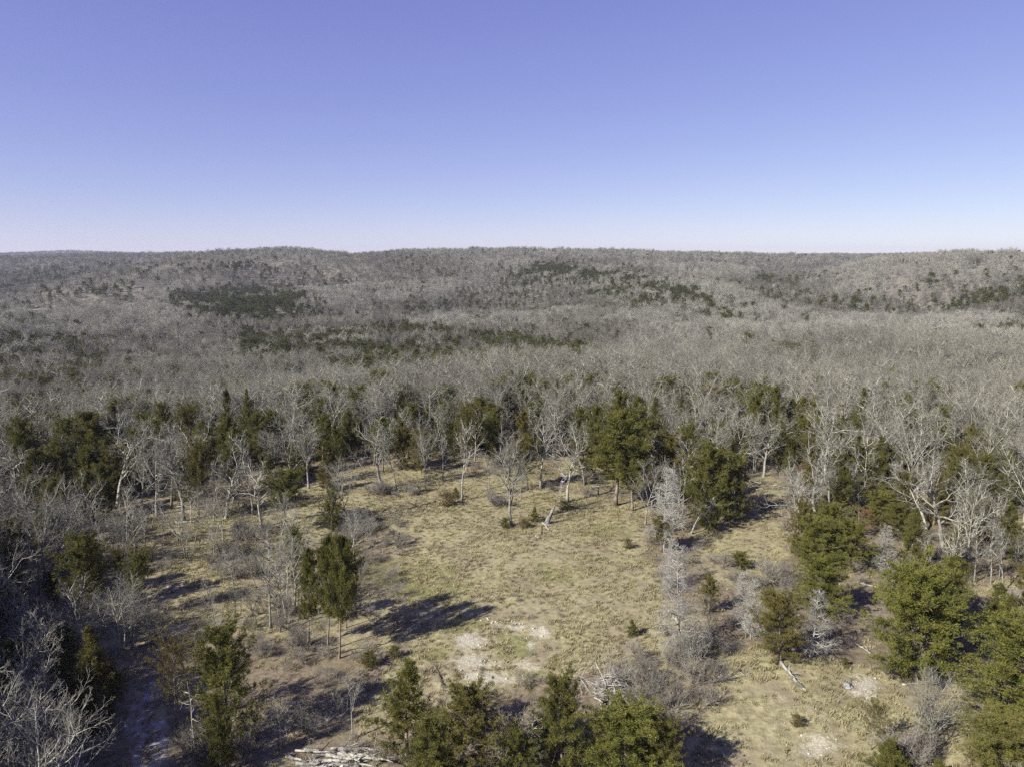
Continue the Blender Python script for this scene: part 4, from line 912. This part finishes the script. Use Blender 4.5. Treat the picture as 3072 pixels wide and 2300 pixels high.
for i in range(34):                                   # bleached logs heaped in rows
    x0 = R.uniform(1840, 2350); y0 = R.uniform(1310, 1440); l = R.uniform(70, 320); sl = R.uniform(-.3, .35) if i % 2 == 0 else R.uniform(-.10, .2)
    log(4, (x0, y0), (x0+l, y0+l*sl), R.uniform(.035, .16), R.choice([lw, lw, dw, M['bark']]), 'bleached_log', 'bleached log heaped with others beside the grey-green cedar', 'log', R.choice([0, 1, 2, 4]), 'bleached logs heaped together', lift=R.uniform(.6, 3.2), seed=i)
def splinter_stump():
    g = ground_at(tp(2, 1335, 908)); e = thing('split_stump', 'tall split stump of grey splintered wood standing in the meadow', 'stump', tuple(g)); R = random.Random(3)
    tb = Tubes(); tb.add([np.array([0, 0, -.2]), np.array([.05, 0, .5]), np.array([.22, .05, 1.2])], [.42, .34, .26], 9); part('base', tb.build('base', [dw]), e)
    for i in range(9):
        a = R.random()*6.28; h = R.uniform(1.7, 3.0); o = np.array([math.cos(a), math.sin(a), 0])*R.uniform(.08, .24); top = np.array([.32*h, .05*h, h])+o*1.6
        tb = Tubes(); tb.add([np.array([0, 0, .1])+o, (np.array([0, 0, .1])+o+top)/2+np.array([R.gauss(0, .05), R.gauss(0, .05), 0]), top], [.12, .09, .02], 4); part('splinter', tb.build('splinter', [lw if i % 3 else dw], False), e)
    g = ground_at(tp(2, 1298, 975)); e = thing('broken_post', 'short dark stub in the grass in front of the split stump', 'stump', tuple(g)); tb = Tubes(); tb.add([np.array([0, 0, -.1]), np.array([.02, 0, .6]), np.array([0, 0.03, 1.15]), np.array([.03, .02, 1.3])], [.12, .10, .09, .03], 7); part('stub', tb.build('stub', [kw]), e)
    tb = Tubes(); tb.add([np.array([0, 0, .6]), np.array([.1, .0, .75]), np.array([.2, 0, .85])], [.05, .04, .02], 5); part('side_stub', tb.build('side_stub', [kw]), e)
splinter_stump()
def cut_stump():
    g = ground_at(tp(1, 1090, 1322)); e = thing('cut_stump', 'fresh pale orange round face of a stump cut flush with the ground', 'stump', tuple(g)); n = 28; a = np.arange(n)*2*math.pi/n; rr = .39*(1+.05*np.sin(3*a+1)+.03*np.sin(5*a))
    ring = lambda k, z: np.stack([rr*k*np.cos(a), rr*k*np.sin(a), np.full(n, z)], 1)
    V = np.concatenate([ring(1.12, -.15), ring(1.04, .12), ring(.97, .15)]); i = np.arange(n); j = (i+1) % n
    part('bark', mesh('bark', V, [np.concatenate([np.stack([i+k*n, j+k*n, j+k*n+n, i+k*n+n], 1) for k in (0, 1)])], False, [M['bark']]), e)
    t = NT('fresh_cut_wood'); w = t.n('TexWave', wave_type='RINGS', rings_direction='Z'); w.inputs['Scale'].default_value = 9; w.inputs['Distortion'].default_value = 1.5; t.l(t.n('TexCoord').outputs['Object'], w.inputs['Vector']); t.col(t.mix(t.math('MULTIPLY', w.outputs['Fac'], .4), (.66,.47,.30), (.52,.33,.19)))
    V = np.concatenate([[[0, 0, .165]], ring(.5, .162), ring(.97, .153)]); F = np.stack([np.zeros(n, int), i+1, j+1], 1); Q = np.stack([i+1, i+1+n, j+1+n, j+1], 1)
    part('cut_face', mesh('cut_face', V, [F, Q], False, [t.m]), e)
cut_stump()
def brush_pile():
    c = ground_at(tp(5, 1750, 930)); e = thing('brush_pile', 'heap of grey dead branches piled behind the double-topped cedar', 'brush pile', tuple(c)); R = random.Random(9); shapes = []
    for i in range(12):
        tb = Tubes(); L = R.uniform(1.2, 3.0); r = R.uniform(.018, .06); d = np.array([1., 0, 0]); P = [np.zeros(3)]
        for k in range(5): d = unit(d+np.array([0, R.gauss(0, .16), R.gauss(0, .12)])); P.append(P[-1]+d*L/5)
        tb.add(P, [r*(1-.14*k) for k in range(6)], 5)
        for k in range(4):
            p = P[R.randint(1, 4)]; dd = unit(d+np.array([0, R.gauss(0, .8), R.gauss(0, .7)])); tb.add([p, p+dd*L*.15, p+dd*L*.32], [r*.5, r*.35, r*.12], 4)
        shapes.append(tb.build('branch', [R.choice([dw, dw, lw, M['bark']])]))
    for i in range(150):
        o = part('branch', shapes[i % 12], e); a = R.random()*6.28; rad = abs(R.gauss(0, .9)); h = max(.08, 1.5-rad*.75)*R.random()
        az = R.random()*6.28; o.location = (math.cos(a)*rad*1.25-.9*math.cos(az), math.sin(a)*rad*1.5-.9*math.sin(az), h); o.rotation_euler = (R.random()*6.28, R.uniform(-.55, .15), az)
brush_pile()
def stems():
    R = random.Random(12); shp = []
    for i in range(4):
        tb = Tubes(); P = [np.zeros(3)]; d = np.array([-.12, 0, 1.])
        for k in range(5): d = unit(d+np.array([R.gauss(0, .06), R.gauss(0, .06), 0])); P.append(P[-1]+d*.5)
        tb.add(P, [.024, .021, .018, .014, .01, .006], 5)
        for k in range(3): p = P[R.randint(2, 4)]; dd = unit(d+np.array([R.gauss(0, .5), R.gauss(0, .5), 0])); tb.add([p, p+dd*.25, p+dd*.55], [.009, .007, .004], 3)
        shp.append(tb.build('dead_sapling', [M['deadtwig']]))
    for i in range(16):
        g = ground_at(tp(5, R.uniform(1590, 1900), R.uniform(770, 860))); o = bpy.data.objects.new('dead_sapling', shp[i % 4]); COL.objects.link(o); o.location = tuple(g-np.array([0, 0, .1])); s = R.uniform(.7, 1.2); o.scale = (s, s, s); o.rotation_euler = (R.gauss(0, .08), R.gauss(0, .08), R.gauss(0, .3))
        o['label'] = 'thin pale dead sapling standing upright behind the brush pile'; o['category'] = 'dead stem'; o['group'] = 'dead stems behind the brush pile'
stems()
# ------------------------------------------------------------------ stones
def stone_mesh(seed, flat=.6):
    r = np.random.default_rng(seed); n, m = 8, 5; V = [[0, 0, -.5*flat]]
    for i in range(1, m):
        th = math.pi*i/m
        for k in range(n): a = 2*math.pi*k/n; q_ = r.uniform(.78, 1.12); V.append([math.sin(th)*math.cos(a)*q_, math.sin(th)*math.sin(a)*q_*.8, -math.cos(th)*flat*q_])
    V.append([0, 0, flat]); V = np.array(V); F = []; T3 = []
    for i in range(m-2):
        for k in range(n): F.append((1+i*n+k, 1+i*n+(k+1) % n, 1+(i+1)*n+(k+1) % n, 1+(i+1)*n+k))
    for k in range(n): T3.append((0, 1+(k+1) % n, 1+k)); T3.append((len(V)-1, 1+(m-2)*n+k, 1+(m-2)*n+(k+1) % n))
    return mesh('stone', V, [np.array(F), np.array(T3)], False, [M['stone']])
t = NT('limestone'); a_ = t.noise(3, 4, .6); t.col(t.mix(t.ramp(a_, .3, .7), (.34,.31,.245), (.52,.49,.41))); M['stone'] = t.m
SM = [stone_mesh(i) for i in range(5)]; R = random.Random(21)
def stones(t, x, y, rx, ry, n, lab, s0=.05, s1=.15):
    for i in range(n):
        a = R.random()*6.28; k = math.sqrt(R.random()); g = ground_at(tp(t, x+math.cos(a)*rx*k, y+math.sin(a)*ry*k)); o = bpy.data.objects.new('stone', SM[R.randrange(5)]); COL.objects.link(o)
        s = R.uniform(s0, s1); o.location = (g[0], g[1], g[2]+s*.15); o.scale = (s, s, s); o.rotation_euler = (R.gauss(0, .2), R.gauss(0, .2), R.random()*6.28)
        o['label'] = lab; o['category'] = 'stone'; o['group'] = lab
stones(5, 1080, 450, 180, 35, 20, 'pale limestone lump along the far rim of the stony ground')
stones(5, 1240, 560, 110, 70, 14, 'cream limestone lump beside the green patch')
stones(5, 830, 600, 150, 100, 14, 'whitish limestone lump on the bare grey scrape')
stones(5, 950, 800, 280, 90, 20, 'limestone lump in front of the green patch')
stones(6, 1180, 890, 120, 80, 9, 'pale stone by the flat slab')
stones(6, 860, 1260, 180, 100, 12, 'pale stone on the lower stony grass')
stones(5, 560, 260, 300, 80, 16, 'small white stone in the meadow shade', .05, .12)
stones(2, 1255, 990, 30, 12, 5, 'white stone in front of the split stump', .08, .2)
lib_collection('lib_stone', SM)
x, y = jitter_grid(44, 110, .30, math.radians(40)); z = height(x, y); px, py = project(x, y, z); gv = ell(px, py, GRAVEL); k = rng.random(len(x)) < np.clip(gv-.25, 0, 1)*.30
sc = rng.uniform(.025, .075, k.sum()); scatter('limestone_gravel', 'loose pale limestone gravel strewn over the bare stony ground', 'gravel', 'lib_stone', np.stack([x[k], y[k], z[k]], 1), np.stack([sc]*3, 1), .3)
def slab():
    g = ground_at(tp(6, 1070, 878)); o = bpy.data.objects.new('flat_slab', stone_mesh(44, .09)); COL.objects.link(o); o.location = tuple(g+np.array([0, 0, .03])); o.scale = (.5, .7, .45); t = NT('bluish_limestone'); n = t.noise(4, 4, .6); t.col(t.mix(t.ramp(n, .3, .7), (.27,.275,.265), (.38,.385,.365))); o.data.materials.clear(); o.data.materials.append(t.m)
    o['label'] = 'flat bluish white slab lying on the stony grass'; o['category'] = 'slab'
    log(6, (1083,892), (1089,836), .035, kw, 'stick', 'dark stick lying across the flat slab', 'stick', 1, lift=3)
slab()

# ------------------------------------------------------------------ haze
def haze():
    V = np.array([(sx*6900., sy*6900., z) for z in (-75., 125.) for sx, sy in ((-1, -1), (1, -1), (1, 1), (-1, 1))])
    m = bpy.data.materials.new('haze_air'); m.use_nodes = True; n = m.node_tree.nodes; n.remove(n['Principled BSDF']); v = n.new('ShaderNodeVolumePrincipled')
    v.inputs['Color'].default_value = (.72, .79, 1.0, 1); v.inputs['Density'].default_value = HAZE; v.inputs['Anisotropy'].default_value = .2; m.node_tree.links.new(v.outputs[0], n['Material Output'].inputs['Volume'])
    o = bpy.data.objects.new('haze', mesh('haze', V, [np.array([(3,2,1,0),(4,5,6,7),(0,1,5,4),(1,2,6,5),(2,3,7,6),(3,0,4,7)])], False, [m])); COL.objects.link(o); o['kind'] = 'stuff'; o['label'] = 'thin pale winter haze over the hills'; o['category'] = 'haze'
HAZE = .000065
haze()
